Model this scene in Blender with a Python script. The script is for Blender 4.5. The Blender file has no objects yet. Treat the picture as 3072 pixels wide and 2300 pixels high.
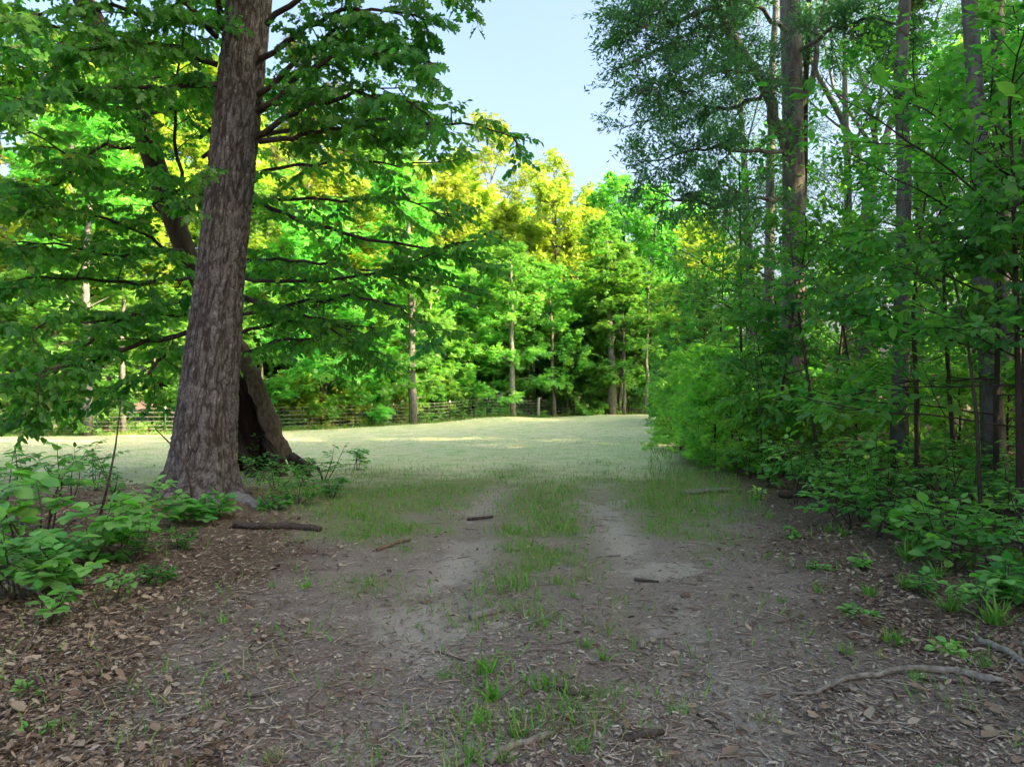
import bpy, math, random
import numpy as np
from mathutils import Vector, Matrix

S = bpy.context.scene
COL = S.collection
R = math.radians
random.seed(7)
RNG = np.random.default_rng(11)

# ------------------------------------------------------------------ camera
FPX = 2048.0                      # focal length in photograph pixels (24 mm on 36 mm)
PITCH = math.atan(34 / FPX)       # horizon sits a little below the middle
EYE = 1.55
cam_d = bpy.data.cameras.new('camera')
cam_d.sensor_width = 36.0
cam_d.lens = 24.0
cam_d.clip_end = 3000
cam_d.clip_start = 0.05
cam = bpy.data.objects.new('camera', cam_d)
COL.objects.link(cam)
cam.location = (0, 0, EYE)
cam.rotation_euler = (R(90) + PITCH, 0, 0)
S.camera = cam

# ------------------------------------------------------------------ sky, sun, exposure
SUN_EL, SUN_AZ = 27.0, 114.0      # degrees; azimuth clockwise from the view direction (+Y)
SUN_STRENGTH, SKY_STRENGTH, EXPOSURE = 5.0, 0.15, 2.2
w = bpy.data.worlds.new('World')
S.world = w
w.use_nodes = True
wn = w.node_tree.nodes
sky = wn.new('ShaderNodeTexSky')
sky.sky_type = 'NISHITA'
sky.sun_disc = False
sky.sun_elevation = R(SUN_EL)
sky.sun_rotation = R(SUN_AZ)
sky.altitude = 100
sky.air_density = 1.0
sky.dust_density = 10.0
sky.ozone_density = 1.6
bg = wn['Background']
bg.inputs['Strength'].default_value = SKY_STRENGTH
w.node_tree.links.new(sky.outputs[0], bg.inputs['Color'])
sd = bpy.data.lights.new('sun', 'SUN')
sd.energy = SUN_STRENGTH
sd.angle = R(0.5)
sd.color = (1.0, 0.76, 0.42)
sun = bpy.data.objects.new('sun', sd)
COL.objects.link(sun)
sdir = Vector((math.sin(R(SUN_AZ)) * math.cos(R(SUN_EL)), math.cos(R(SUN_AZ)) * math.cos(R(SUN_EL)), math.sin(R(SUN_EL))))
sun.rotation_euler = sdir.to_track_quat('Z', 'Y').to_euler()
sun.location = (30, -5, 40)
vs = S.view_settings
vs.view_transform = 'Standard'
vs.look = 'None'
vs.exposure = EXPOSURE
vs.gamma = 1.0
vs.use_curve_mapping = False
S.render.engine = 'CYCLES'
cy = S.cycles
cy.max_bounces = 5
cy.use_adaptive_sampling = True
cy.adaptive_threshold = 0.025
cy.diffuse_bounces = 4
cy.glossy_bounces = 2
cy.transmission_bounces = 4
cy.transparent_max_bounces = 4
cy.caustics_reflective = False
cy.caustics_refractive = False
cy.sample_clamp_indirect = 8
cy.use_denoising = True
cy.denoiser = 'OPENIMAGEDENOISE'
cy.denoising_input_passes = 'RGB_ALBEDO_NORMAL'
cy.denoising_prefilter = 'ACCURATE'

# ------------------------------------------------------------------ helpers
def at(dx, dy, Y):
    """a point at distance Y seen at (dx, dy) of the 2212 x 1656 view of the photograph"""
    px, py = dx * 1.38879, dy * 1.38889
    cx, cyy = (px - 1536) / FPX, -(py - 1150) / FPX
    c, s = math.cos(PITCH), math.sin(PITCH)
    d = Vector((cx, c - cyy * s, s + cyy * c))
    k = Y / d.y
    return Vector((d.x * k, Y, EYE + d.z * k))

def _h(ix, iy, iz, seed):
    n = (ix.astype(np.int64) * 374761393 + iy.astype(np.int64) * 668265263 + iz.astype(np.int64) * 2147483647 + seed * 974711)
    n = (n ^ (n >> 13)) * 1274126177
    n = n ^ (n >> 16)
    return (n & 0xFFFFFF) / float(0xFFFFFF)

def vnoise(x, y, z=None, seed=0):
    x = np.asarray(x, float); y = np.asarray(y, float)
    z = np.zeros_like(x) if z is None else np.asarray(z, float)
    ix, iy, iz = np.floor(x), np.floor(y), np.floor(z)
    fx, fy, fz = x - ix, y - iy, z - iz
    fx, fy, fz = [f * f * (3 - 2 * f) for f in (fx, fy, fz)]
    o = 0
    for a in (0, 1):
        for b in (0, 1):
            for c in (0, 1):
                wgt = (fx if a else 1 - fx) * (fy if b else 1 - fy) * (fz if c else 1 - fz)
                o = o + wgt * _h(ix + a, iy + b, iz + c, seed)
    return o

def fbm(x, y, z=None, octv=4, seed=0):
    x = np.asarray(x, float); y = np.asarray(y, float)
    z = np.zeros_like(x) if z is None else np.asarray(z, float)
    o, a, t = 0, 0.5, 0
    for i in range(octv):
        f = 2 ** i
        o = o + a * vnoise(x * f + 17 * i, y * f - 9 * i, z * f + 3 * i, seed + i)
        t += a
        a *= 0.5
    return o / t

def sstep(a, b, x):
    t = np.clip((np.asarray(x, float) - a) / (b - a), 0, 1)
    return t * t * (3 - 2 * t)

def mesh_from(name, V, loops, starts, mat, attrs=None, smooth=False):
    me = bpy.data.meshes.new(name)
    V = np.ascontiguousarray(V, dtype=np.float32)
    me.vertices.add(len(V)); me.vertices.foreach_set('co', V.ravel())
    loops = np.ascontiguousarray(loops, dtype=np.int32)
    starts = np.ascontiguousarray(starts, dtype=np.int32)
    me.loops.add(len(loops)); me.loops.foreach_set('vertex_index', loops)
    me.polygons.add(len(starts)); me.polygons.foreach_set('loop_start', starts)
    if smooth:
        me.polygons.foreach_set('use_smooth', np.ones(len(starts), dtype=bool))
    for k, v in (attrs or {}).items():
        a = me.attributes.new(k, 'FLOAT', 'POINT')
        a.data.foreach_set('value', np.ascontiguousarray(v, dtype=np.float32))
    if mat is not None:
        me.materials.append(mat)
    me.update(calc_edges=True)
    return me

def link(name, me, parent=None):
    o = bpy.data.objects.new(name, me)
    COL.objects.link(o)
    if parent is not None:
        o.parent = parent
    return o

def tag(o, label=None, cat=None, group=None, kind=None):
    if label: o['label'] = label
    if cat: o['category'] = cat
    if group: o['group'] = group
    if kind: o['kind'] = kind
    return o

def empty(name, loc=(0, 0, 0), rz=0):
    o = bpy.data.objects.new(name, None)
    o.empty_display_size = 0.2
    COL.objects.link(o)
    o.location = loc
    o.rotation_euler = (0, 0, rz)
    return o

ORD = ['first', 'second', 'third', 'fourth', 'fifth', 'sixth', 'seventh', 'eighth', 'ninth', 'tenth', 'eleventh', 'twelfth',
       'thirteenth', 'fourteenth', 'fifteenth', 'sixteenth', 'seventeenth', 'eighteenth', 'nineteenth', 'twentieth',
       'twenty-first', 'twenty-second', 'twenty-third', 'twenty-fourth', 'twenty-fifth', 'twenty-sixth', 'twenty-seventh',
       'twenty-eighth', 'twenty-ninth', 'thirtieth', 'thirty-first', 'thirty-second', 'thirty-third', 'thirty-fourth',
       'thirty-fifth', 'thirty-sixth', 'thirty-seventh', 'thirty-eighth', 'thirty-ninth', 'fortieth'] + [{1: '%dst', 2: '%dnd', 3: '%drd'}.get(i % 10, '%dth') % i for i in range(41, 140)]

# ---- tubes
class Tubes:
    def __init__(s): s.V, s.L, s.S, s.n, s.ls, s.T = [], [], [], 0, 0, []
    def add(s, pts, rad, k=6, tint=0.5):
        pts = np.asarray([tuple(p) for p in pts], float)
        rad = np.asarray(rad, float) * np.ones(len(pts))
        m = len(pts)
        t = np.gradient(pts, axis=0)
        t /= np.linalg.norm(t, axis=1)[:, None] + 1e-9
        ref = np.array([0, 0, 1.0]) if abs(t[0][2]) < 0.9 else np.array([1.0, 0, 0])
        u = np.cross(t, ref); u /= np.linalg.norm(u, axis=1)[:, None] + 1e-9
        v = np.cross(t, u)
        a = np.arange(k) * 2 * math.pi / k
        ring = pts[:, None, :] + rad[:, None, None] * (np.cos(a)[None, :, None] * u[:, None, :] + np.sin(a)[None, :, None] * v[:, None, :])
        s.V.append(ring.reshape(-1, 3))
        i = np.arange(m - 1)[:, None] * k; j = np.arange(k)[None, :]; j2 = (j + 1) % k
        q = np.stack([i + j, i + k + j, i + k + j2, i + j2], -1).reshape(-1) + s.n
        s.L.append(q)
        nq = (m - 1) * k
        s.S.append(np.arange(nq) * 4 + s.ls); s.ls += nq * 4
        for base, rev in ((0, True), ((m - 1) * k, False)):
            c = np.arange(k) + base + s.n
            s.L.append(c[::-1] if not rev else c)
            s.S.append(np.array([s.ls])); s.ls += k
        s.T.append(np.full(m * k, tint)); s.n += m * k
    def mesh(s, name, mat, smooth=True):
        return mesh_from(name, np.concatenate(s.V), np.concatenate(s.L), np.concatenate(s.S), mat, {'tint': np.concatenate(s.T)}, smooth)

# ---- leaves
def tmpl(kind):
    if kind == 'ovate':      # folded pointed leaf, eight faces
        v = [(0, 0, 0), (-.27, .30, .05), (.27, .30, .05), (0, .32, -.02), (-.22, .66, .02), (.22, .66, .02), (0, .68, -.05), (0, 1, -.12)]
        f = [(0, 3, 1), (0, 2, 3), (1, 3, 6, 4), (3, 2, 5, 6), (4, 6, 7), (6, 5, 7)]
    elif kind == 'round':
        v = [(0, 0, 0), (-.36, .28, .06), (.36, .28, .06), (0, .3, -.02), (-.36, .62, .04), (.36, .62, .04), (0, .64, -.05), (-.14, .9, -.06), (.14, .9, -.06), (0, 1, -.1)]
        f = [(0, 3, 1), (0, 2, 3), (1, 3, 6, 4), (3, 2, 5, 6), (4, 6, 7), (6, 5, 8), (6, 8, 9, 7)]
    elif kind == 'oak':
        v = [(0, 0, 0), (-.1, .2, .02), (-.34, .34, .05), (-.12, .42, .01), (-.36, .62, .03), (-.1, .68, -.02), (-.18, .86, -.04), (0, 1, -.1),
             (.18, .86, -.04), (.1, .68, -.02), (.36, .62, .03), (.12, .42, .01), (.34, .34, .05), (.1, .2, .02)]
        f = [(0, 13, 1), (1, 13, 12, 11, 3, 2), (3, 11, 10, 9, 5, 4), (5, 9, 8, 7, 6)]
    elif kind == 'rhomb':
        v = [(0, 0, 0), (-.28, .45, .05), (0, 1, -.06), (.28, .45, .05)]
        f = [(0, 3, 2, 1)]
    elif kind == 'narrow':
        v = [(0, 0, 0), (-.11, .45, .02), (0, 1, -.05), (.11, .45, .02)]
        f = [(0, 3, 2, 1)]
    elif kind == 'tuft':     # a few leaflets set as one sprig
        v, f = [], []
        for a, l in ((-1.0, .8), (-.3, 1), (.45, .95), (1.15, .75)):
            b = len(v)
            for (x, y, z) in [(0, 0, 0), (-.17, .5, .03), (0, 1, -.08), (.17, .5, .03)]:
                v.append(((x * math.cos(a) + y * math.sin(a)) * l, (-x * math.sin(a) + y * math.cos(a)) * l, z + .1 * a * (1 if b % 8 else -1) * y))
            f.append((b, b + 3, b + 2, b + 1))
    elif kind == 'blade':
        v = [(-.05, 0, 0), (.05, 0, 0), (.035, .55, .06), (-.035, .55, .06), (0, 1, .28)]
        f = [(0, 1, 2, 3), (3, 2, 4)]
    elif kind == 'spike':
        v = [(-.05, 0, 0), (.05, 0, 0), (0, 1, .12)]
        f = [(0, 1, 2)]
    elif kind == 'needles':  # pine tuft: a fan of needles
        v, f = [], []
        for i in range(9):
            a = i * 2.399; tl = .35 + .6 * ((i * 7) % 9) / 9
            d = Vector((math.cos(a) * tl, 1 - .3 * tl, math.sin(a) * tl)).normalized()
            p = d.cross(Vector((.3, .2, .9))).normalized() * .035
            b = len(v)
            v += [tuple(-p), tuple(p), tuple(d)]
            f.append((b, b + 1, b + 2))
    elif kind == 'curl':     # dry curled leaf
        v = [(0, 0, 0), (-.25, .28, .07), (.20, .34, .05), (0, .35, .0), (-.20, .68, .05), (.25, .62, .11), (.02, .7, .0), (.05, 1, .06)]
        f = [(0, 3, 1), (0, 2, 3), (1, 3, 6, 4), (3, 2, 5, 6), (4, 6, 7), (6, 5, 7)]
    elif kind == 'chip':
        v = [(-.15, 0, 0), (.12, .02, .02), (.18, .9, .05), (-.08, 1, .02)]
        f = [(0, 1, 2, 3)]
    return np.array(v, float), f

def unit(a):
    return a / (np.linalg.norm(a, axis=1)[:, None] + 1e-9)

def leaf_mesh(name, P, A, N, size, kind, mat, tint=None, wid=None):
    P = np.asarray(P, float); A = unit(np.asarray(A, float)); N = np.asarray(N, float)
    side = unit(np.cross(A, N)); N = np.cross(side, A)
    size = np.asarray(size, float) * np.ones(len(P))
    wid = np.ones(len(P)) if wid is None else wid
    v, f = tmpl(kind)
    k = len(v)
    V = P[:, None, :] + size[:, None, None] * (v[None, :, 0, None] * wid[:, None, None] * side[:, None, :] + v[None, :, 1, None] * A[:, None, :] + v[None, :, 2, None] * N[:, None, :])
    fl = np.concatenate([np.array(q) for q in f]); ln = np.array([len(q) for q in f])
    n = len(P)
    L = (fl[None, :] + (np.arange(n) * k)[:, None]).ravel()
    st = np.concatenate([[0], np.cumsum(ln)[:-1]])
    ST = (st[None, :] + (np.arange(n) * len(fl))[:, None]).ravel()
    tint = RNG.random(n) if tint is None else tint
    return mesh_from(name, V.reshape(-1, 3), L, ST, mat, {'tint': np.repeat(tint, k)})

# ------------------------------------------------------------------ materials
def new_mat(name):
    m = bpy.data.materials.new(name)
    m.use_nodes = True
    m.node_tree.nodes.clear()
    nt = m.node_tree
    out = nt.nodes.new('ShaderNodeOutputMaterial')
    return m, nt, out

def nd(nt, typ, **kw):
    n = nt.nodes.new(typ)
    for k, v in kw.items():
        if k in ('operation', 'blend_type', 'data_type', 'attribute_name', 'noise_dimensions', 'voronoi_dimensions', 'feature', 'use_clamp'):
            setattr(n, k, v)
        else:
            n.inputs[k].default_value = v
    return n

def mixc(nt, fac, a, b, mode='MIX'):
    n = nt.nodes.new('ShaderNodeMix'); n.data_type = 'RGBA'; n.blend_type = mode
    for sock, val in ((n.inputs[0], fac), (n.inputs[6], a), (n.inputs[7], b)):
        if hasattr(val, 'links') or hasattr(val, 'is_linked'):
            nt.links.new(val, sock)
        elif isinstance(val, (int, float)):
            sock.default_value = val
        else:
            sock.default_value = (*val, 1)
    return n.outputs[2]

def leaf_mat(name, a, b, c=None, trans=0.42, rough=0.45, spec=0.35, tgain=1.5, objvar=0.10):
    """a..b: leaf colours across the plant; c: an odd leaf (yellowing)"""
    m, nt, out = new_mat(name)
    at_ = nd(nt, 'ShaderNodeAttribute', attribute_name='tint')
    col = mixc(nt, at_.outputs['Fac'], a, b)
    if c:
        r = nd(nt, 'ShaderNodeMapRange'); r.inputs[1].default_value = .93; r.inputs[2].default_value = .99
        nt.links.new(at_.outputs['Fac'], r.inputs[0])
        col = mixc(nt, r.outputs[0], col, c)
    tcn = nd(nt, 'ShaderNodeNewGeometry')
    nz = nd(nt, 'ShaderNodeTexNoise', Scale=.9, Detail=3.0, Roughness=.6)
    nt.links.new(tcn.outputs['Position'], nz.inputs['Vector'])
    nh = nd(nt, 'ShaderNodeMapRange'); nh.inputs[1].default_value = .3; nh.inputs[2].default_value = .7; nh.inputs[3].default_value = .468; nh.inputs[4].default_value = .535
    nv = nd(nt, 'ShaderNodeMapRange'); nv.inputs[1].default_value = .35; nv.inputs[2].default_value = .65; nv.inputs[3].default_value = 1.25; nv.inputs[4].default_value = .8
    nt.links.new(nz.outputs[0], nh.inputs[0]); nt.links.new(nz.outputs[0], nv.inputs[0])
    h0 = nd(nt, 'ShaderNodeHueSaturation'); h0.inputs['Saturation'].default_value = .86
    nt.links.new(nh.outputs[0], h0.inputs['Hue']); nt.links.new(nv.outputs[0], h0.inputs['Value']); nt.links.new(col, h0.inputs['Color'])
    col = h0.outputs[0]
    oi = nd(nt, 'ShaderNodeObjectInfo')
    hs = nd(nt, 'ShaderNodeHueSaturation')
    mr = nd(nt, 'ShaderNodeMapRange'); mr.inputs[3].default_value = 1 - objvar * 2; mr.inputs[4].default_value = 1 + objvar * 2
    mh = nd(nt, 'ShaderNodeMapRange'); mh.inputs[3].default_value = .5 - objvar * .12; mh.inputs[4].default_value = .5 + objvar * .12
    nt.links.new(oi.outputs['Random'], mr.inputs[0]); nt.links.new(oi.outputs['Random'], mh.inputs[0])
    nt.links.new(mr.outputs[0], hs.inputs['Value']); nt.links.new(mh.outputs[0], hs.inputs['Hue'])
    nt.links.new(col, hs.inputs['Color'])
    p = nd(nt, 'ShaderNodeBsdfPrincipled'); p.inputs['Roughness'].default_value = rough; p.inputs['Specular IOR Level'].default_value = spec
    nt.links.new(hs.outputs[0], p.inputs['Base Color'])
    t = nd(nt, 'ShaderNodeBsdfTranslucent')
    tc = mixc(nt, 1.0, hs.outputs[0], (tgain * .95, tgain * 1.2, tgain * .45), 'MULTIPLY')
    nt.links.new(tc, t.inputs['Color'])
    mx = nd(nt, 'ShaderNodeMixShader'); mx.inputs[0].default_value = trans
    nt.links.new(p.outputs[0], mx.inputs[1]); nt.links.new(t.outputs[0], mx.inputs[2])
    nt.links.new(mx.outputs[0], out.inputs['Surface'])
    return m

def bark_mat(name, a, b, c=None, scale=6, zs=.25, bump=.6, csc=3.0, moss=None):
    m, nt, out = new_mat(name)
    tc = nd(nt, 'ShaderNodeTexCoord'); mp = nd(nt, 'ShaderNodeMapping'); mp.inputs['Scale'].default_value = (1, 1, zs)
    nt.links.new(tc.outputs['Object'], mp.inputs[0])
    n = nd(nt, 'ShaderNodeTexNoise', Scale=scale, Detail=8.0, Roughness=.65)
    nt.links.new(mp.outputs[0], n.inputs['Vector'])
    cr = nd(nt, 'ShaderNodeMapRange'); cr.inputs[1].default_value = .35; cr.inputs[2].default_value = .65
    nt.links.new(n.outputs[0], cr.inputs[0])
    col = mixc(nt, cr.outputs[0], a, b)
    if c:
        n2 = nd(nt, 'ShaderNodeTexNoise', Scale=csc, Detail=6.0, Roughness=.75)
        nt.links.new(tc.outputs['Object'], n2.inputs['Vector'])
        r2 = nd(nt, 'ShaderNodeMapRange'); r2.inputs[1].default_value = .52; r2.inputs[2].default_value = .66
        nt.links.new(n2.outputs[0], r2.inputs[0])
        n3 = nd(nt, 'ShaderNodeTexNoise', Scale=60.0, Detail=4.0, Roughness=.7)
        nt.links.new(tc.outputs['Object'], n3.inputs['Vector'])
        r3 = nd(nt, 'ShaderNodeMapRange'); r3.inputs[1].default_value = .45; r3.inputs[2].default_value = .6
        nt.links.new(n3.outputs[0], r3.inputs[0])
        mu = nd(nt, 'ShaderNodeMath', operation='MULTIPLY')
        nt.links.new(r2.outputs[0], mu.inputs[0]); nt.links.new(r3.outputs[0], mu.inputs[1])
        col = mixc(nt, mu.outputs[0], col, c)
    p = nd(nt, 'ShaderNodeBsdfPrincipled'); p.inputs['Roughness'].default_value = .9; p.inputs['Specular IOR Level'].default_value = .15
    nt.links.new(col, p.inputs['Base Color'])
    bp = nd(nt, 'ShaderNodeBump'); bp.inputs['Strength'].default_value = bump; bp.inputs['Distance'].default_value = .03
    nt.links.new(n.outputs[0], bp.inputs['Height']); nt.links.new(bp.outputs[0], p.inputs['Normal'])
    nt.links.new(p.outputs[0], out.inputs['Surface'])
    return m

def tint_mat(name, cols, rough=.85, trans=0.0):
    """dry matter: colour picked along a ramp by each piece's own tint"""
    m, nt, out = new_mat(name)
    at_ = nd(nt, 'ShaderNodeAttribute', attribute_name='tint')
    r = nt.nodes.new('ShaderNodeValToRGB')
    e = r.color_ramp.elements
    e[0].color = (*cols[0], 1); e[0].position = 0
    e[1].color = (*cols[-1], 1); e[1].position = 1
    for i, c in enumerate(cols[1:-1]):
        q = e.new((i + 1) / (len(cols) - 1)); q.color = (*c, 1)
    nt.links.new(at_.outputs['Fac'], r.inputs[0])
    p = nd(nt, 'ShaderNodeBsdfPrincipled'); p.inputs['Roughness'].default_value = rough; p.inputs['Specular IOR Level'].default_value = .2
    nt.links.new(r.outputs[0], p.inputs['Base Color'])
    if trans:
        t = nd(nt, 'ShaderNodeBsdfTranslucent'); nt.links.new(r.outputs[0], t.inputs['Color'])
        mx = nd(nt, 'ShaderNodeMixShader'); mx.inputs[0].default_value = trans
        nt.links.new(p.outputs[0], mx.inputs[1]); nt.links.new(t.outputs[0], mx.inputs[2])
        nt.links.new(mx.outputs[0], out.inputs['Surface'])
    else:
        nt.links.new(p.outputs[0], out.inputs['Surface'])
    return m

M = {}
M['leaf_vivid'] = leaf_mat('leaf_vivid', (.026, .155, .010), (.070, .27, .016), (.20, .27, .02), trans=.6, tgain=2.1)
M['leaf_oak'] = leaf_mat('leaf_oak', (.028, .15, .012), (.072, .26, .020), trans=.55, tgain=1.9)
M['leaf_far'] = leaf_mat('leaf_far', (.055, .22, .035), (.155, .38, .050), (.25, .22, .03), trans=.5, tgain=1.6, objvar=.16)
M['leaf_light'] = leaf_mat('leaf_light', (.11, .34, .06), (.23, .47, .075), (.3, .3, .05), trans=.45, objvar=.1)
M['leaf_sunlit'] = leaf_mat('leaf_sunlit', (.20, .31, .018), (.38, .44, .020), (.5, .46, .03), trans=.45, objvar=.1)  # golden evening sunlight put into the leaf colour
M['leaf_willow'] = leaf_mat('leaf_willow', (.040, .155, .090), (.090, .25, .125), trans=.42, tgain=1.4, spec=.5, objvar=.1)
M['leaf_needle'] = leaf_mat('leaf_needle', (.06, .09, .03), (.13, .14, .04), trans=.2, objvar=.1)
M['leaf_under'] = leaf_mat('leaf_under', (.036, .175, .024), (.095, .28, .034), (.22, .24, .03), trans=.52, tgain=1.9, rough=.5, spec=.35)
M['leaf_big'] = leaf_mat('leaf_big', (.09, .29, .045), (.18, .42, .06), trans=.45, rough=.5, spec=.35)
M['leaf_bush'] = leaf_mat('leaf_bush', (.13, .33, .045), (.27, .47, .06), (.4, .42, .05), trans=.55, tgain=1.8, objvar=.08)
M['bark_oak'] = bark_mat('bark_oak', (.070, .060, .055), (.165, .148, .140), (.34, .35, .34), scale=34, zs=.7, bump=.7, csc=6.0)
M['bark_root'] = bark_mat('bark_root', (.10, .09, .085), (.21, .195, .19), (.40, .41, .39), scale=20, zs=1, bump=.8, csc=4.0)
M['bark_dark'] = bark_mat('bark_dark', (.030, .022, .018), (.075, .058, .046), scale=10, bump=.5)
M['bark_pine'] = bark_mat('bark_pine', (.075, .070, .072), (.19, .175, .175), (.27, .27, .265), scale=9, zs=.35, bump=.8)
M['bark_pale'] = bark_mat('bark_pale', (.12, .11, .095), (.26, .24, .21), scale=6, zs=.5, bump=.3)
M['wood_weathered'] = bark_mat('wood_weathered', (.045, .034, .023), (.13, .10, .07), (.06, .08, .03), scale=16, zs=.35, bump=.9, csc=2.5)
M['wood_rot'] = bark_mat('wood_rot', (.010, .007, .006), (.05, .028, .020), scale=8, zs=.15, bump=.8)
M['stick_grey'] = bark_mat('stick_grey', (.12, .10, .085), (.28, .245, .21), scale=25, zs=1, bump=.4)
M['stick_dark'] = bark_mat('stick_dark', (.035, .027, .022), (.09, .07, .058), scale=25, zs=1, bump=.4)
M['stick_red'] = bark_mat('stick_red', (.10, .06, .042), (.20, .13, .09), scale=25, zs=1, bump=.4)
M['post_wood'] = bark_mat('post_wood', (.30, .28, .25), (.48, .45, .40), scale=12, zs=.1, bump=.3)
M['steel_green'] = tint_mat('steel_green', [(.03, .07, .06), (.03, .07, .06)], .5)
M['steel_white'] = tint_mat('steel_white', [(.75, .75, .73), (.75, .75, .73)], .5)
M['wire'] = tint_mat('wire', [(.44, .44, .43), (.48, .47, .45)], .5)
M['litter'] = tint_mat('litter', [(.08, .055, .040), (.15, .10, .07), (.24, .17, .118), (.38, .30, .225), (.22, .165, .125)], .8, .12)
M['chips'] = tint_mat('chips', [(.075, .05, .038), (.175, .118, .088), (.27, .21, .165), (.43, .36, .29), (.13, .10, .085)], .85)
M['grass'] = tint_mat('grass', [(.38, .31, .16), (.20, .29, .06), (.085, .27, .03), (.13, .36, .045), (.24, .40, .08)], .6, .35)
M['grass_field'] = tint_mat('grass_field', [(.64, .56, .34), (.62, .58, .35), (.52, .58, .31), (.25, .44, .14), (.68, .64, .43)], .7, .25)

def ground_mat():
    m, nt, out = new_mat('ground_soil')
    tc = nd(nt, 'ShaderNodeTexCoord')
    def noise(sc, det=6, ro=.6):
        n = nd(nt, 'ShaderNodeTexNoise', Scale=float(sc), Detail=float(det), Roughness=ro)
        nt.links.new(tc.outputs['Object'], n.inputs['Vector']); return n.outputs[0]
    def rng(s, lo, hi):
        r = nd(nt, 'ShaderNodeMapRange'); r.inputs[1].default_value = lo; r.inputs[2].default_value = hi
        nt.links.new(s, r.inputs[0]); return r.outputs[0]
    def attr(n):
        return nd(nt, 'ShaderNodeAttribute', attribute_name=n).outputs['Fac']
    fine = noise(55, 8, .75); mid = noise(5, 5, .65); broad = noise(.7, 4, .6)
    dirt = mixc(nt, rng(fine, .32, .68), (.14, .108, .088), (.44, .355, .295))
    dirt = mixc(nt, rng(mid, .40, .68), dirt, (.25, .20, .168))
    sandc = mixc(nt, rng(fine, .3, .7), (.33, .275, .23), (.57, .49, .42))
    col = mixc(nt, attr('sand'), dirt, sandc)
    lit = mixc(nt, rng(noise(38, 6, .8), .35, .65), (.075, .05, .038), (.22, .155, .115))
    col = mixc(nt, attr('litter'), col, lit)
    gr = mixc(nt, rng(noise(26, 5, .7), .35, .65), (.12, .19, .05), (.25, .24, .12))
    col = mixc(nt, attr('grass'), col, gr)
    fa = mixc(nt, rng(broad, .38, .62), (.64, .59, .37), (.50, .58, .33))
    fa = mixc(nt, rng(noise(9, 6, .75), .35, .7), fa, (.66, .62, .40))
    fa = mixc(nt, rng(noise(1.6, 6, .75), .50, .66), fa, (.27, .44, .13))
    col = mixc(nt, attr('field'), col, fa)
    p = nd(nt, 'ShaderNodeBsdfPrincipled'); p.inputs['Roughness'].default_value = .95; p.inputs['Specular IOR Level'].default_value = .1
    nt.links.new(col, p.inputs['Base Color'])
    bp = nd(nt, 'ShaderNodeBump'); bp.inputs['Strength'].default_value = 1.0; bp.inputs['Distance'].default_value = .03
    nt.links.new(fine, bp.inputs['Height']); nt.links.new(bp.outputs[0], p.inputs['Normal'])
    nt.links.new(p.outputs[0], out.inputs['Surface'])
    return m
M['ground'] = ground_mat()

# ------------------------------------------------------------------ the ground
def xc(y):
    return np.interp(y, [0, 3, 5, 7, 9.5, 13.6, 18, 30], [.15, .15, .2, .33, .42, .85, 1.4, 3])
def rut(x, y):
    d = np.minimum(np.abs(x - xc(y) + .82), np.abs(x - xc(y) - .82))
    return d
def field_right(y):
    return np.interp(y, [0, 9, 13, 20, 30, 52, 60], [2.2, 2.6, 3.3, 5.0, 7.2, 13, 15])
def litter_left(y):
    return np.interp(y, [0, 2.8, 4.6, 8, 10, 12], [-1.3, -1.5, -2.0, -2.2, -2.9, -4.5])
def litter_right(y):
    return np.interp(y, [0, 2.8, 4, 6, 9, 14], [2.6, 2.5, 2.3, 2.4, 2.8, 3.4])

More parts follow.
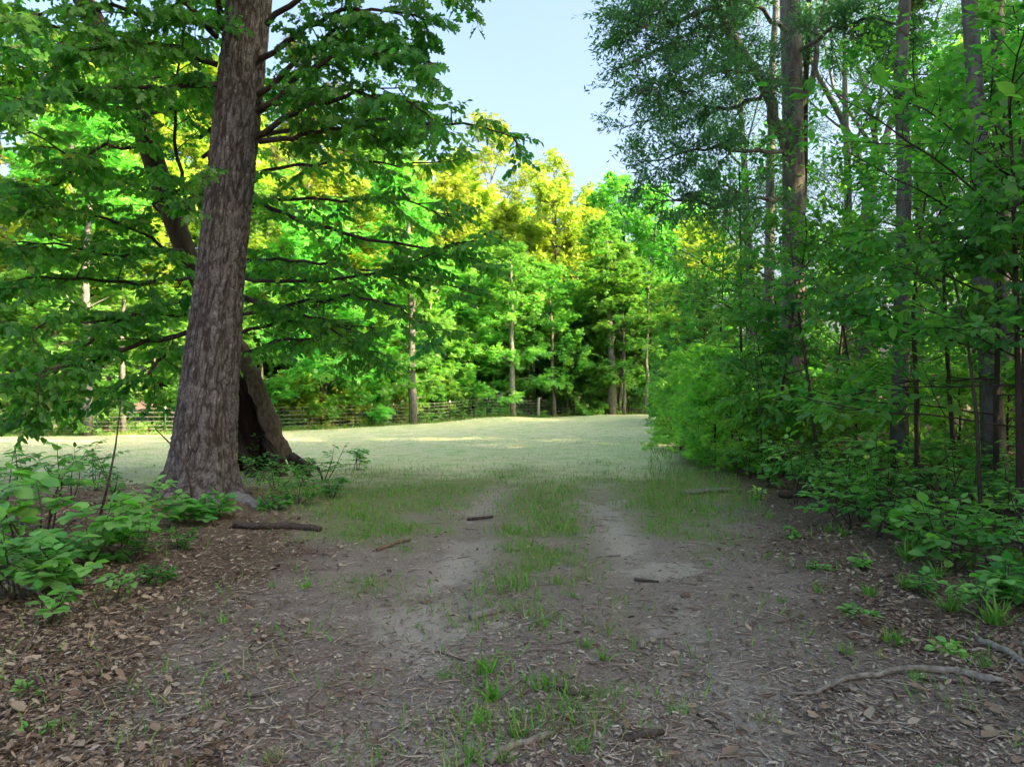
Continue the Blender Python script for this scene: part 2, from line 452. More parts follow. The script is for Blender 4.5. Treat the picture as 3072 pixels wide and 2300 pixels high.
def zones(x, y):
    x = np.asarray(x, float); y = np.asarray(y, float)
    nb = fbm(x * .9, y * .9, seed=3) - .5
    nf = fbm(x * 3.1, y * 3.1, seed=9) - .5
    # mown field beyond about twelve metres
    edge = 10.6 + 3.5 * nb + 2.2 * nf - 1.2 * sstep(-3, -6, x) + .8 * np.exp(-((rut(x, y)) / .45) ** 2)
    fld = sstep(0, 6.0, y - edge) * sstep(-.5, .8, field_right(y) - x + 1.2 * nb)
    fld = fld * sstep(1.2, -.5, y - (fence_y(x) + .6))
    # green grass at the field's near edge and thinly along the crown of the track
    g = sstep(6.6, 10.5, y + 6.5 * nb + 4.5 * nf + 1.0 * sstep(-.4, -1.6, x - xc(y))) * sstep(-.9, .6, x - litter_left(y)) * sstep(-.3, .8, litter_right(y) - x + .5)
    g = g * (1 - .85 * np.exp(-(rut(x, y) / .36) ** 2) * sstep(13.5, 10, y))
    mid = (.55 + .45 * sstep(4.5, 7.5, y)) * np.exp(-((x - xc(y)) / .40) ** 2) * sstep(.36, .56, fbm(x * 2.3, y * 2.3, seed=21) + .06 * sstep(4, 9, y)) * sstep(2.2, 5.5, y)
    g = np.maximum(g, mid) * (1 - fld)
    lit = np.maximum(sstep(.5, -.5, x - litter_left(y) + 1.6 * nb + .6 * nf), sstep(-.4, .7, x - litter_right(y) + 1.6 * nb + .6 * nf))
    lit = lit * (1 - fld) * sstep(20, 14, y * (x < 0) + 0)
    lit = np.where(y > fence_y(x) - .4, 1.0, lit)
    lit = np.maximum(lit, sstep(0, 1.2, x - field_right(y)))
    s = np.zeros_like(x)
    for (sx, sy, rx, ry, a) in SAND:
        d = ((x - sx) / rx) ** 2 + ((y - sy) / ry) ** 2
        s = np.maximum(s, a * sstep(1.05, .35, d + 3.4 * nf + 1.8 * nb + 1.6 * (fbm(x * 9, y * 9, octv=3, seed=36) - .5)))
    s = np.maximum(s, .9 * sstep(.34, .56, fbm(x * 2.1 + 5, y * 1.1, seed=33) + .45 * (fbm(x * 8, y * 6, octv=3, seed=37) - .5)) * np.exp(-(rut(x, y) / .25) ** 2) * sstep(17, 12, y))
    s = np.maximum(s, .30 * sstep(.55, .72, fbm(x * 1.1 + 5, y * .8, seed=31)) * np.exp(-(rut(x, y) / .35) ** 2) * sstep(16, 12, y))
    return lit, g * (1 - .6 * lit * (y < 9)), fld, s * (1 - lit) * (1 - fld * .5)

FENCE = [(-60, 24.0), (-34, 29.0), (-16.7, 33.0), (-10, 38.5), (-4.1, 45.0), (.2, 47.5), (4.7, 51.0), (10.3, 52.0), (20, 53), (60, 56)]
def fence_y(x):
    return np.interp(x, [p[0] for p in FENCE], [p[1] for p in FENCE])

SAND = []
for (dx, dy, rx, ry, a) in [(915, 1345, .44, .54, .75), (880, 1640, .40, .24, .9), (890, 1510, .22, .2, .35), (1015, 1190, .30, .6, .5), (1040, 1095, .36, .8, .6),
                            (1500, 1475, .44, .36, .6), (1420, 1225, .36, .30, .8), (1290, 1040, .8, 1.0, .65), (1285, 1095, .5, .8, .6), (1300, 1155, .4, .4, .4), (1040, 1060, .5, .9, .5)]:
    Yg = EYE * FPX / (dy * 1.38889 - 1184)
    SAND.append(((dx * 1.38879 - 1536) / FPX * Yg, Yg, rx, ry, a))

def gz(x, y):
    x = np.asarray(x, float); y = np.asarray(y, float)
    z = -.30 * sstep(14, 34, y) * sstep(6, -12, x) - .05 * sstep(14, 34, y)
    z = z + .22 * np.exp(-(((x + 1.2) / 3.0) ** 2 + ((y - 46.2) / 1.6) ** 2))
    z = z - .035 * np.exp(-(rut(x, y) / .28) ** 2) * sstep(16, 11, y)
    z = z + .10 * (fbm(x * .35, y * .35, seed=5) - .5) * sstep(2, 9, y)
    z = z + .16 * sstep(0, 5, x - litter_right(y)) + .10 * sstep(0, 3, litter_left(y) - x) * sstep(11, 7, y)
    z = z + .35 * np.exp(-(((x + 4.48) ** 2 + (y - 10) ** 2) / 1.7)) * .35
    return z
def gp(x, y, dz=0.0):
    return Vector((float(x), float(y), float(gz(x, y)) + dz))
def on_ground(dx, dy):
    """where the view ray through (dx, dy) meets the ground"""
    Y = EYE * FPX / max(dy * 1.38889 - 1184, 20)
    for _ in range(12):
        p = at(dx, dy, Y)
        z = float(gz(p.x, p.y))
        Y = Y * (EYE - z) / (EYE - p.z) if p.z < EYE - .02 else Y
    return at(dx, dy, Y)

def axis(parts):
    o = []
    for a, b, n in parts:
        o.append(np.linspace(a, b, n, endpoint=False))
    return np.concatenate(o + [[parts[-1][1]]])
gx = axis([(-420, -90, 8), (-90, -20, 30), (-20, -6, 56), (-6, 6, 190), (6, 20, 56), (20, 90, 30), (90, 420, 8)])
gy = axis([(-300, -40, 8), (-40, 1.5, 26), (1.5, 6, 150), (6, 14, 150), (14, 30, 90), (30, 60, 60), (60, 150, 24), (150, 900, 10)])
GX, GY = np.meshgrid(gx, gy)
X, Yv = GX.ravel(), GY.ravel()
lit, grs, fld, snd = zones(X, Yv)
micro = ((fbm(X * 9, Yv * 9, seed=41) - .5) * .030 + (fbm(X * 28, Yv * 28, octv=3, seed=43) - .5) * .016) * sstep(22, 8, np.abs(Yv) + np.abs(X) * .3)
Z = gz(X, Yv) + micro
nx_, ny_ = len(gx), len(gy)
ii, jj = np.meshgrid(np.arange(ny_ - 1), np.arange(nx_ - 1), indexing='ij')
q = np.stack([ii * nx_ + jj, ii * nx_ + jj + 1, (ii + 1) * nx_ + jj + 1, (ii + 1) * nx_ + jj], -1).reshape(-1, 4)
qx, qy = X[q].mean(1), Yv[q].mean(1)
zf, zt = fld[q].mean(1), lit[q].mean(1)
is_field = (zf > .5)
is_track = (~is_field) & (zt < .5) & (qy > -40) & (qy < 20)
def ground_piece(name, sel):
    qq = q[sel]
    us, inv = np.unique(qq, return_inverse=True)
    me = mesh_from(name, np.stack([X[us], Yv[us], Z[us]], 1), inv.ravel(), np.arange(len(qq)) * 4, M['ground'],
                   {'litter': lit[us], 'grass': grs[us], 'field': fld[us], 'sand': snd[us]}, True)
    return tag(link(name, me), kind='structure')
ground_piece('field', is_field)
ground_piece('dirt_track', is_track)
ground_piece('forest_floor', ~(is_field | is_track))

# ------------------------------------------------------------------ tree prototypes
def perp(d):
    d = Vector(d).normalized()
    a = d.cross(Vector((0, 0, 1)))
    if a.length < 1e-3: a = Vector((1, 0, 0))
    return a.normalized()

def curve_pts(p0, d, length, n, rise, wob, rng):
    """a branch: starts at p0 along d, bends by rise, wobbles"""
    pts = [Vector(p0)]
    d = Vector(d).normalized()
    st = length / n
    for i in range(n):
        d = (d + Vector((rng.gauss(0, wob), rng.gauss(0, wob), rng.gauss(0, wob) + rise / n))).normalized()
        pts.append(pts[-1] + d * st)
    return pts

def lerp_poly(pts, t):
    f = t * (len(pts) - 1); i = min(int(f), len(pts) - 2)
    return pts[i].lerp(pts[i + 1], f - i), (pts[i + 1] - pts[i]).normalized()

def make_tree(seed, H, r0, cb, prof, n_limb, elev, rise, n_sub, n_twig, n_leaf, lsize, lkind, lmat, bmat, spread=.16, lean=(0, 0), wob=.05,
              flat=.7, twig=.5, sub=.38, limb_r=.34, fork=None, wid=None, dead=0):
    rng = random.Random(seed)
    T = Tubes()
    n = 14
    tr = [Vector((0, 0, -.25))]
    d = Vector((lean[0], lean[1], 1)).normalized()
    for i in range(n):
        d = (d + Vector((rng.gauss(0, wob * .5), rng.gauss(0, wob * .5), .02))).normalized()
        tr.append(tr[-1] + d * (H / n))
    rad = [r0 * (1.35 if i == 0 else 1.0) * (1 - .9 * (i / n) ** 1.15) + .012 for i in range(n + 1)]
    T.add(tr, rad, 10, rng.random())
    LP, LA, LN, LS, LT = [], [], [], [], []
    az = rng.random() * 6.28
    limbs = []
    for k in range(n_limb):
        t = cb + (1 - cb) * ((k + rng.random() * .8) / n_limb)
        p, td = lerp_poly(tr, min(t, .995))
        az += 2.4 + rng.gauss(0, .5)
        tt = (t - cb) / (1 - cb)
        L = prof(tt) * (0.75 + .5 * rng.random())
        e = elev[0] + (elev[1] - elev[0]) * tt + rng.gauss(0, .14)
        dd = Vector((math.cos(az) * math.cos(e), math.sin(az) * math.cos(e), math.sin(e)))
        rr = max(.012, r0 * limb_r * (1 - .7 * tt))
        limbs.append((p, dd, L, rr))
    for i in range(dead):
        p, td = lerp_poly(tr, .08 + (cb) * rng.random() * .9)
        a = rng.random() * 6.28
        b = curve_pts(p, (math.cos(a), math.sin(a), rng.uniform(-.3, .4)), rng.uniform(.6, 2.2), 5, -.2, .12, rng)
        T.add(b, np.linspace(.025, .005, 6), 5, rng.random())
    for p, dd, L, rr in limbs:
        lb = curve_pts(p, dd, L, 7, rise, wob * 1.6, rng)
        T.add(lb, np.linspace(rr, .008, 8), 6, rng.random())
        for s in range(n_sub):
            t = .22 + .78 * (s + rng.random()) / n_sub
            sp, sdn = lerp_poly(lb, min(t, .999))
            side = perp(sdn) * (1 if s % 2 else -1)
            ang = rng.uniform(.55, 1.1)
            sd_ = (sdn * math.cos(ang) + side * math.sin(ang) + Vector((0, 0, rng.gauss(.05, .25)))).normalized()
            SL = L * sub * (1.15 - .6 * t) * rng.uniform(.7, 1.3) + .15
            sb = curve_pts(sp, sd_, SL, 4, rise * .5, .10, rng)
            T.add(sb, np.linspace(max(.006, rr * .3), .003, 5), 4, rng.random())
            for w_ in range(n_twig):
                t2 = .25 + .75 * (w_ + rng.random()) / n_twig
                wp, wd = lerp_poly(sb, min(t2, .999))
                wd2 = (wd + perp(wd) * rng.uniform(-1, 1) + Vector((0, 0, rng.gauss(0, .35)))).normalized()
                tl = twig * rng.uniform(.5, 1.3)
                ct = rng.random()
                m = max(1, int(n_leaf * rng.uniform(.6, 1.35)))
                for _ in range(m):
                    u = rng.random()
                    pp = wp + wd2 * (tl * u)
                    LP.append((pp.x + rng.gauss(0, spread), pp.y + rng.gauss(0, spread), pp.z + rng.gauss(0, spread * .7)))
                    LA.append((wd2.x + rng.gauss(0, .6), wd2.y + rng.gauss(0, .6), wd2.z + rng.gauss(-.15, .5)))
                    LN.append((rng.gauss(0, 1 - flat), rng.gauss(0, 1 - flat), 1))
                    LT.append(min(.92 if rng.random() > .01 else 1, max(0, ct * .6 + .4 * rng.random())))
                    LS.append(lsize * rng.uniform(.65, 1.3))
    tm = T.mesh('tree_trunk', bmat)
    cm = leaf_mesh('tree_crown', LP, LA, np.array(LN) + RNG.normal(0, .15, (len(LN), 3)), LS, lkind, lmat, np.array(LT))
    return tm, cm

def dome(Rm, low=.55, top=.25):
    return lambda t: Rm * (low + (1 - low) * math.sin(min(1, t * 1.9) * math.pi / 2)) * (1 - (1 - top) * max(0, (t - .45) / .55) ** 1.6)

PROTO = {}
def proto(key, **kw): PROTO[key] = make_tree(**kw)
LF, LL, LY, LW, LN_ = M['leaf_far'], M['leaf_light'], M['leaf_sunlit'], M['leaf_willow'], M['leaf_needle']
proto('broad_a', seed=1, H=16, r0=.22, cb=.16, prof=dome(4.2, .6), n_limb=26, elev=(.05, .95), rise=.25, n_sub=8, n_twig=5, n_leaf=10, lsize=.26, lkind='tuft', lmat=LF, bmat=M['bark_pale'], twig=.6, flat=.6)
proto('broad_b', seed=2, H=18, r0=.26, cb=.22, prof=dome(4.6, .5), n_limb=28, elev=(.1, 1.05), rise=.3, n_sub=8, n_twig=5, n_leaf=10, lsize=.25, lkind='tuft', lmat=LF, bmat=M['bark_dark'], twig=.6, flat=.55)
proto('broad_c', seed=3, H=20, r0=.28, cb=.3, prof=dome(4.4, .5), n_limb=26, elev=(.2, 1.1), rise=.35, n_sub=8, n_twig=5, n_leaf=10, lsize=.27, lkind='tuft', lmat=LF, bmat=M['bark_pine'], twig=.65, flat=.5, dead=8)
proto('yellow', seed=4, H=17, r0=.24, cb=.25, prof=dome(4.0, .6), n_limb=28, elev=(.1, 1.0), rise=.3, n_sub=8, n_twig=5, n_leaf=11, lsize=.25, lkind='tuft', lmat=LY, bmat=M['bark_dark'], twig=.55, flat=.5)  # sunlit crown: its gold is painted into the leaves
proto('plume', seed=5, H=27, r0=.27, cb=.48, prof=dome(4.2, .45, .5), n_limb=17, elev=(.35, 1.1), rise=.6, n_sub=6, n_twig=5, n_leaf=9, lsize=.27, lkind='tuft', lmat=LY, bmat=M['bark_pale'], twig=.5, spread=.22, flat=.3, sub=.26)  # yellow of the sunlit plumes is painted into the leaves too
proto('layered', seed=6, H=11, r0=.11, cb=.17, prof=dome(3.4, .75), n_limb=20, elev=(-.05, .7), rise=.08, n_sub=8, n_twig=5, n_leaf=9, lsize=.23, lkind='tuft', lmat=LL, bmat=M['bark_pale'], twig=.55, spread=.10, flat=.8, sub=.42)
proto('pine', seed=7, H=26, r0=.24, cb=.45, prof=dome(3.2, .6, .3), n_limb=26, elev=(-.1, .7), rise=.35, n_sub=6, n_twig=4, n_leaf=8, lsize=.32, lkind='needles', lmat=LN_, bmat=M['bark_pine'], twig=.4, spread=.12, flat=.2, sub=.35, dead=16)
proto('edge', seed=8, H=8, r0=.08, cb=.08, prof=dome(2.6, .9), n_limb=22, elev=(-.1, .9), rise=.0, n_sub=7, n_twig=5, n_leaf=10, lsize=.22, lkind='tuft', lmat=LF, bmat=M['bark_dark'], twig=.5, spread=.12, flat=.7)
proto('edge_light', seed=28, H=8, r0=.07, cb=.06, prof=dome(2.5, .9), n_limb=22, elev=(-.1, .9), rise=.0, n_sub=7, n_twig=5, n_leaf=10, lsize=.22, lkind='tuft', lmat=LL, bmat=M['bark_pale'], twig=.5, spread=.12, flat=.7)
proto('bush', seed=9, H=2.6, r0=.03, cb=.03, prof=dome(1.3, .9), n_limb=16, elev=(.3, 1.1), rise=-.2, n_sub=6, n_twig=4, n_leaf=5, lsize=.15, lkind='tuft', lmat=LF, bmat=M['bark_dark'], twig=.3, spread=.08, flat=.6)
proto('bush_light', seed=10, H=3.0, r0=.03, cb=.03, prof=dome(1.25, .9), n_limb=17, elev=(.35, 1.25), rise=-.1, n_sub=6, n_twig=4, n_leaf=6, lsize=.15, lkind='tuft', lmat=M['leaf_bush'], bmat=M['bark_dark'], twig=.3, spread=.08, flat=.5)
proto('bush_sunlit', seed=12, H=2.4, r0=.03, cb=.03, prof=dome(1.5, .9), n_limb=20, elev=(.3, 1.1), rise=-.2, n_sub=6, n_twig=4, n_leaf=7, lsize=.16, lkind='tuft', lmat=LY, bmat=M['bark_dark'], twig=.3, spread=.09, flat=.6)  # shrub with warm sunlight put into its leaf colour
proto('willow_oak', seed=13, H=19, r0=.30, cb=.34, prof=dome(5.6, .7, .3), n_limb=24, elev=(.15, 1.0), rise=.1, n_sub=11, n_twig=6, n_leaf=24, lsize=.13, lkind='narrow', lmat=LW, bmat=M['bark_pine'], twig=.55, spread=.13, flat=.25, sub=.34, wid=1, dead=6)
proto('willow_tall', seed=14, H=21, r0=.24, cb=.36, prof=dome(4.2, .6, .3), n_limb=20, elev=(.35, 1.1), rise=.3, n_sub=8, n_twig=5, n_leaf=18, lsize=.15, lkind='narrow', lmat=LW, bmat=M['bark_pine'], twig=.6, spread=.16, flat=.25, sub=.34, dead=14)
proto('under', seed=15, H=5.5, r0=.026, cb=.22, prof=dome(2.1, .8, .4), n_limb=15, elev=(0, .8), rise=.0, n_sub=6, n_twig=4, n_leaf=6, lsize=.15, lkind='ovate', lmat=M['leaf_under'], bmat=M['bark_dark'], twig=.45, spread=.07, flat=.82, sub=.4)
proto('under_b', seed=16, H=7.5, r0=.032, cb=.25, prof=dome(2.6, .8, .4), n_limb=16, elev=(0, .9), rise=.05, n_sub=6, n_twig=5, n_leaf=6, lsize=.15, lkind='ovate', lmat=M['leaf_under'], bmat=M['bark_dark'], twig=.5, spread=.08, flat=.8, sub=.4)

def place_tree(key, name, x, y, s=1.0, rz=None, label=None, group=None, cat='tree', sz=None, z=None):
    r = empty(name, (x, y, float(gz(x, y)) if z is None else z), random.random() * 6.28 if rz is None else rz)
    r.scale = (s, s, sz or s)
    tm, cm = PROTO[key]
    a = link('trunk' if cat == 'tree' else 'stem', tm, r)
    b = link('crown' if cat == 'tree' else 'foliage', cm, r)
    tag(r, label, cat, group)
    return r

HEIGHT, OFFSET = {}, {}
for k_, (tm_, cm_) in PROTO.items():
    co = np.empty(len(cm_.vertices) * 3, np.float32); cm_.vertices.foreach_get('co', co); co = co.reshape(-1, 3)
    HEIGHT[k_] = float(np.percentile(co[:, 2], 99.7)); OFFSET[k_] = co[co[:, 2] > HEIGHT[k_] * .7].mean(0)
# far wood beyond the fence: (view x, distance, view y of the top, kind)
FAR = [
    # edge of the wood
    (1212, 51.0, 660, 'edge_light', 'bright leafy tree close behind the fence right of the crooked trunk'),
    (1262, 51.8, 700, 'edge_light', 'bright leafy tree close behind the fence left of the thick grey trunk'),
    (1300, 52.5, 680, 'edge_light', 'bright leafy tree hugging the thick grey corner trunk'),
    (1230, 53.0, 690, 'edge_light', 'bright green low tree behind the steel posts right of wooden post'),
    (1320, 56.0, 600, 'edge_light', 'bright tree behind the corner cluster of trunks'),
    (1440, 55.0, 620, 'edge_light', 'bright low tree where the right bushes meet the far wood'),
    (1180, 54.5, 560, 'edge_light', 'taller bright tree behind the wooden post'),
    (980, 53.0, 540, 'edge_light', 'taller bright tree left of the slender pale trunk'),
    (880, 48.0, 560, 'edge_light', 'taller bright tree behind the vine-wrapped trunk'),
    (780, 46.0, 480, 'yellow', 'small sunlit yellow tree behind hanging leaves right of the oak'),
    (640, 50.0, 230, 'yellow', 'tall sunlit yellow tree right behind the oak trunk'),
    (560, 48.0, 300, 'yellow', 'sunlit yellow tree mostly hidden by the oak trunk'),
    (980, 64.0, 330, 'yellow', 'tall sunlit yellow tree left of the tallest sparse tree'),
    (835, 45.0, 640, 'edge_light', 'bright green low tree at the fence bend under the hanging spray'),
    (950, 47.5, 660, 'edge_light', 'bright green low tree right of the vine-wrapped trunk'),
    (1025, 50.0, 600, 'edge_light', 'bright green tree left of the slender pale trunk'),
    (1085, 51.0, 690, 'edge_light', 'low bright tree just behind the slender pale trunk'),
    (1150, 51.0, 640, 'edge_light', 'bright green tree above the wooden post'),
    (1285, 54.0, 640, 'edge_light', 'bright green low tree left of the corner cluster'),
    (1375, 54.5, 640, 'edge_light', 'bright green low tree right of the corner cluster'),
    (1100, 59.0, 440, 'yellow', 'sunlit yellow green tree left of the round bright yellow one'),
    (1030, 58.0, 400, 'yellow', 'sunlit yellow tree under the tallest sparse tree'),
    (900, 58.0, 350, 'yellow', 'sunlit yellow tree top just above the hanging branches'),
    (1260, 57.0, 450, 'yellow', 'sunlit yellow green tree at the right flank of the bright yellow one'),
    (1180, 66.0, 480, 'broad_a', 'mid green tree filling the wood behind the wooden post'),
    (1290, 59.0, 560, 'broad_a', 'mid green tree behind the corner cluster'),
    (820, 50.0, 520, 'broad_a', 'mid green tree behind the hanging spray at the fence bend'),
    (1107, 48.5, 560, 'layered', 'slender pale-trunked tree with light green layers just behind the fence beside wooden post'),
    (1335, 52.0, 555, 'layered', 'pale green layered tree behind the fence at the field corner'),
    (893, 43.0, 590, 'layered', 'light green tree rising behind vine-wrapped trunk at the fence bend'),
    (760, 42.0, 600, 'broad_a', 'yellowish green tree behind fence just beyond the leaning hollow tree'),
    (1000, 49.0, 640, 'edge', 'low leafy green tree between fence bend and slender pale trunk'),
    (1200, 51.5, 740, 'edge', 'low green tree behind fence between wooden post and steel posts'),
    (1260, 54.0, 620, 'edge', 'deep green low tree filling the gap behind steel fence posts'),
    (1420, 54.0, 600, 'edge', 'low dark green tree behind the fence where right undergrowth meets it'),
    (1060, 55.0, 520, 'broad_a', 'mid green tree in second row behind slender pale trunk'),
    (1205, 56.0, 390, 'yellow', 'round bright sunlit yellow tree standing highest above centre of fence'),
    (1150, 57.0, 470, 'yellow', 'sunlit yellow green tree overlapping the round bright yellow one'),
    (960, 53.0, 385, 'yellow', 'sunlit yellow-topped tree behind the tip of overhanging branches'),
    (870, 50.0, 400, 'broad_b', 'sunlit green tree behind overhanging branches beyond fence bend'),
    (1065, 63.0, 208, 'plume', 'tallest sparse tree with sunlit yellow tips rising alone into the sky'),
    (1185, 64.0, 310, 'plume', 'sparse plumed tree second tallest against the sky'),
    (1345, 62.0, 385, 'broad_b', 'dark green tree bounding the right of the sky gap'),
    (1290, 66.0, 415, 'broad_c', 'blue-green tree at lowest point of the sky gap'),
    (1410, 60.0, 400, 'broad_c', 'tall green tree behind hanging willow oak boughs'),
    (1520, 44.0, 470, 'yellow', 'yellow lit tree glimpsed behind the willow oak trunks'),
    (1500, 56.0, 430, 'broad_b', 'green tree behind yellow lit one at the field corner'),
    (1240, 60.0, 520, 'broad_a', 'green tree in shade under the round bright yellow one'),
    (1000, 60.0, 430, 'broad_c', 'green tree under the tallest sparse tree'),
    (1120, 70.0, 430, 'broad_b', 'rear green tree behind the round bright yellow one'),
    (800, 56.0, 250, 'pine', 'tall pine with orange-lit top behind overhanging leaves'),
    (660, 48.0, 90, 'pine', 'tall orange-lit pine just to the side of big oak trunk'),
    (700, 44.0, 330, 'yellow', 'sunlit yellow tree seen through leaves beside big oak trunk'),
    (720, 39.5, 690, 'edge', 'low tree with yellow foliage behind fence next to hollow tree'),
    (640, 40.0, 640, 'edge', 'low green tree at fence directly behind the hollow tree'),
    (930, 47.0, 720, 'edge', 'low green tree at fence bend under layered branches'),
]
for dx, Y, ty, key, lab in FAR:
    p = at(dx, 900, Y)
    top = at(dx, ty, Y).z
    s = (top - float(gz(p.x, Y))) / HEIGHT[key]
    wS = s * 1.35 if key == 'plume' else s if key in ('layered', 'pine') else max(s, .8)
    rz = random.random() * 6.28
    ox = (OFFSET[key][0] * math.cos(rz) - OFFSET[key][1] * math.sin(rz)) * wS
    place_tree(key, {'pine': 'pine_tree'}.get(key, 'broadleaf_tree'), p.x - ox * .9, Y, wS, rz, lab, 'trees beyond the wire fence', sz=s)

# more of the wood to the left and behind
rng = random.Random(5)
LEFTF = []
for row, (off, keys, n, hh) in enumerate([(1.8, ['edge', 'edge_light', 'layered', 'broad_a', 'edge_light'], 15, (7, 13)), (7, ['broad_a', 'yellow', 'yellow', 'broad_a'], 12, (14, 19)),
                                          (14, ['broad_c', 'pine', 'broad_b', 'yellow'], 10, (20, 26))]):
    for i in range(n):
        x = -46 + (i + rng.uniform(.1, .9)) * 36.0 / n
        y = float(fence_y(x)) + off + rng.uniform(-.8, 2)
        LEFTF.append((x / y, x, y, rng.choice(keys), rng.uniform(*hh), row))
LEFTF.sort()
RN = ['front', 'second', 'back']
cnt = {}
for _, x, y, key, h, row in LEFTF:
    cnt[row] = cnt.get(row, 0) + 1
    s = h / HEIGHT[key]
    place_tree(key, 'pine_tree' if key == 'pine' else 'broadleaf_tree', x, y, max(s, .75), None,
               '%s tree behind fence seen through the hanging branches, %s from left in %s row' % (
                   {'yellow': 'sunlit yellow green', 'pine': 'tall pine', 'edge': 'low green', 'edge_light': 'bright low', 'layered': 'pale layered'}.get(key, 'mid green'), ORD[cnt[row] - 1], RN[row]),
               'wood behind the hanging branches', sz=s)
# rear rows closing the wood
k = 0
for i in range(22):
    x = -62 + i * 6.0 + rng.uniform(-1.5, 1.5)
    y = 74 + rng.uniform(-3, 6) if -6 < x < 22 else float(fence_y(x)) + 24 + rng.uniform(-2, 6)
    h = rng.uniform(15, 18) if -6 < x < 14 else rng.uniform(19, 25)
    key = rng.choice(['broad_b', 'broad_c', 'broad_a'])
    place_tree(key, 'broadleaf_tree', x, y, 1.1, None, 'dark tree closing the rear of the wood, %s from left' % ORD[i], 'rear of the wood', sz=h / HEIGHT[key])

# low trees deeper in the wood
DEEP = []
for i in range(30):
    x = -58 + i * 2.75 + rng.uniform(-1, 1)
    y = float(fence_y(x)) + rng.uniform(9, 20)
    DEEP.append((x / y, x, y))
DEEP.sort()
for i, (u, x, y) in enumerate(DEEP):
    place_tree('edge', 'understory_tree', x, y, rng.uniform(.9, 1.3), None, 'dim low tree deep in the far wood, %s from the left' % ORD[i], 'low trees deep in the far wood')
# shrubs along the fence
SHR = []
for i in range(34):
    x = -34 + i * 1.42 + rng.uniform(-.5, .5)
    y = float(fence_y(x)) + .9 + rng.uniform(0, 2.2)
    SHR.append((x / y, x, y))
SHR.sort()
for i, (u, x, y) in enumerate(SHR):
    dx = (u * FPX + 1536) / 1.38879
    key = 'bush_sunlit' if 590 < dx < 900 and rng.random() < .75 else rng.choice(['bush', 'bush', 'bush', 'bush_light'])  # this stretch of fence gets a painted sunlit patch
    s = rng.uniform(.6, 1.15)
    place_tree(key, 'shrub', x, y, s, None, '%s shrub behind the wire fence, %s along it from the left' % ('sunlit yellow' if key == 'bush_sunlit' else 'green', ORD[i]),
               'shrubs behind the wire fence', cat='shrub')

# ------------------------------------------------------------------ right-hand wood
def custom_trunk(name, path, rads, bmat, k=14, limbs=()):
    T = Tubes()
    T.add(path, rads, k)
    for pts, rr in limbs:
        T.add(pts, np.linspace(rr[0], rr[1], len(pts)), 7)
    return T

# willow oak with forked limbs: crown prototype set on its own trunk
pA = on_ground(1700, 985)
YA = 17.0
pA = Vector((at(1702, 900, YA).x, YA, float(gz(at(1702, 900, YA).x, YA))))
def rel(dx, dy, Y, o): return at(dx, dy, Y) - o
wo = empty('willow_oak', pA)
tag(wo, 'large willow oak with fine blue-green leaves and forked limb over the track', 'tree')
T = Tubes()
T.add([rel(1690, 1010, YA, pA), rel(1700, 900, YA, pA), rel(1712, 700, YA, pA), rel(1715, 450, YA, pA), rel(1712, 200, YA, pA), rel(1706, 0, YA, pA), rel(1700, -220, YA, pA), rel(1700, -500, YA + .5, pA)],
      [.36, .30, .28, .27, .25, .24, .19, .08], 16)
limbsA = [[(1700, 330, 17), (1660, 230, 16.6), (1610, 130, 16), (1540, 10, 15.2), (1480, -110, 14.6), (1420, -220, 14)],
          [(1722, 260, 17), (1750, 160, 17.2), (1770, 60, 17.5), (1800, -80, 18), (1830, -260, 18.5)],
          [(1708, 180, 17), (1640, 160, 15.8), (1560, 150, 14.8), (1460, 170, 13.9), (1360, 200, 13.2)],
          [(1708, 330, 17), (1640, 330, 16), (1560, 320, 15.2), (1460, 330, 14.6), (1380, 350, 14.2)],
          [(1710, 80, 17), (1640, 20, 16), (1560, -20, 15.2), (1450, -10, 14.2), (1350, 60, 13.6)],
          [(1706, -60, 17), (1640, -120, 16), (1540, -130, 15), (1430, -90, 14.2), (1370, -40, 13.6)],
          [(1715, 420, 17), (1640, 430, 16.4), (1570, 440, 16), (1480, 430, 15.6), (1420, 440, 15.2)],
          [(1715, 120, 17), (1800, 60, 16), (1900, 40, 15.4), (2000, 60, 15)],
          [(1600, 110, 16), (1560, 60, 15.4), (1500, 60, 15), (1420, 110, 14.5), (1330, 150, 14)],
          [(1540, 20, 15.2), (1480, 50, 14.4), (1400, 60, 13.6), (1340, 20, 13)],
          [(1650, 200, 16.4), (1600, 230, 16.8), (1520, 230, 17), (1440, 240, 17.2), (1340, 280, 17.2)]]
LP, LA, LN, LS = [], [], [], []
rw = random.Random(77)
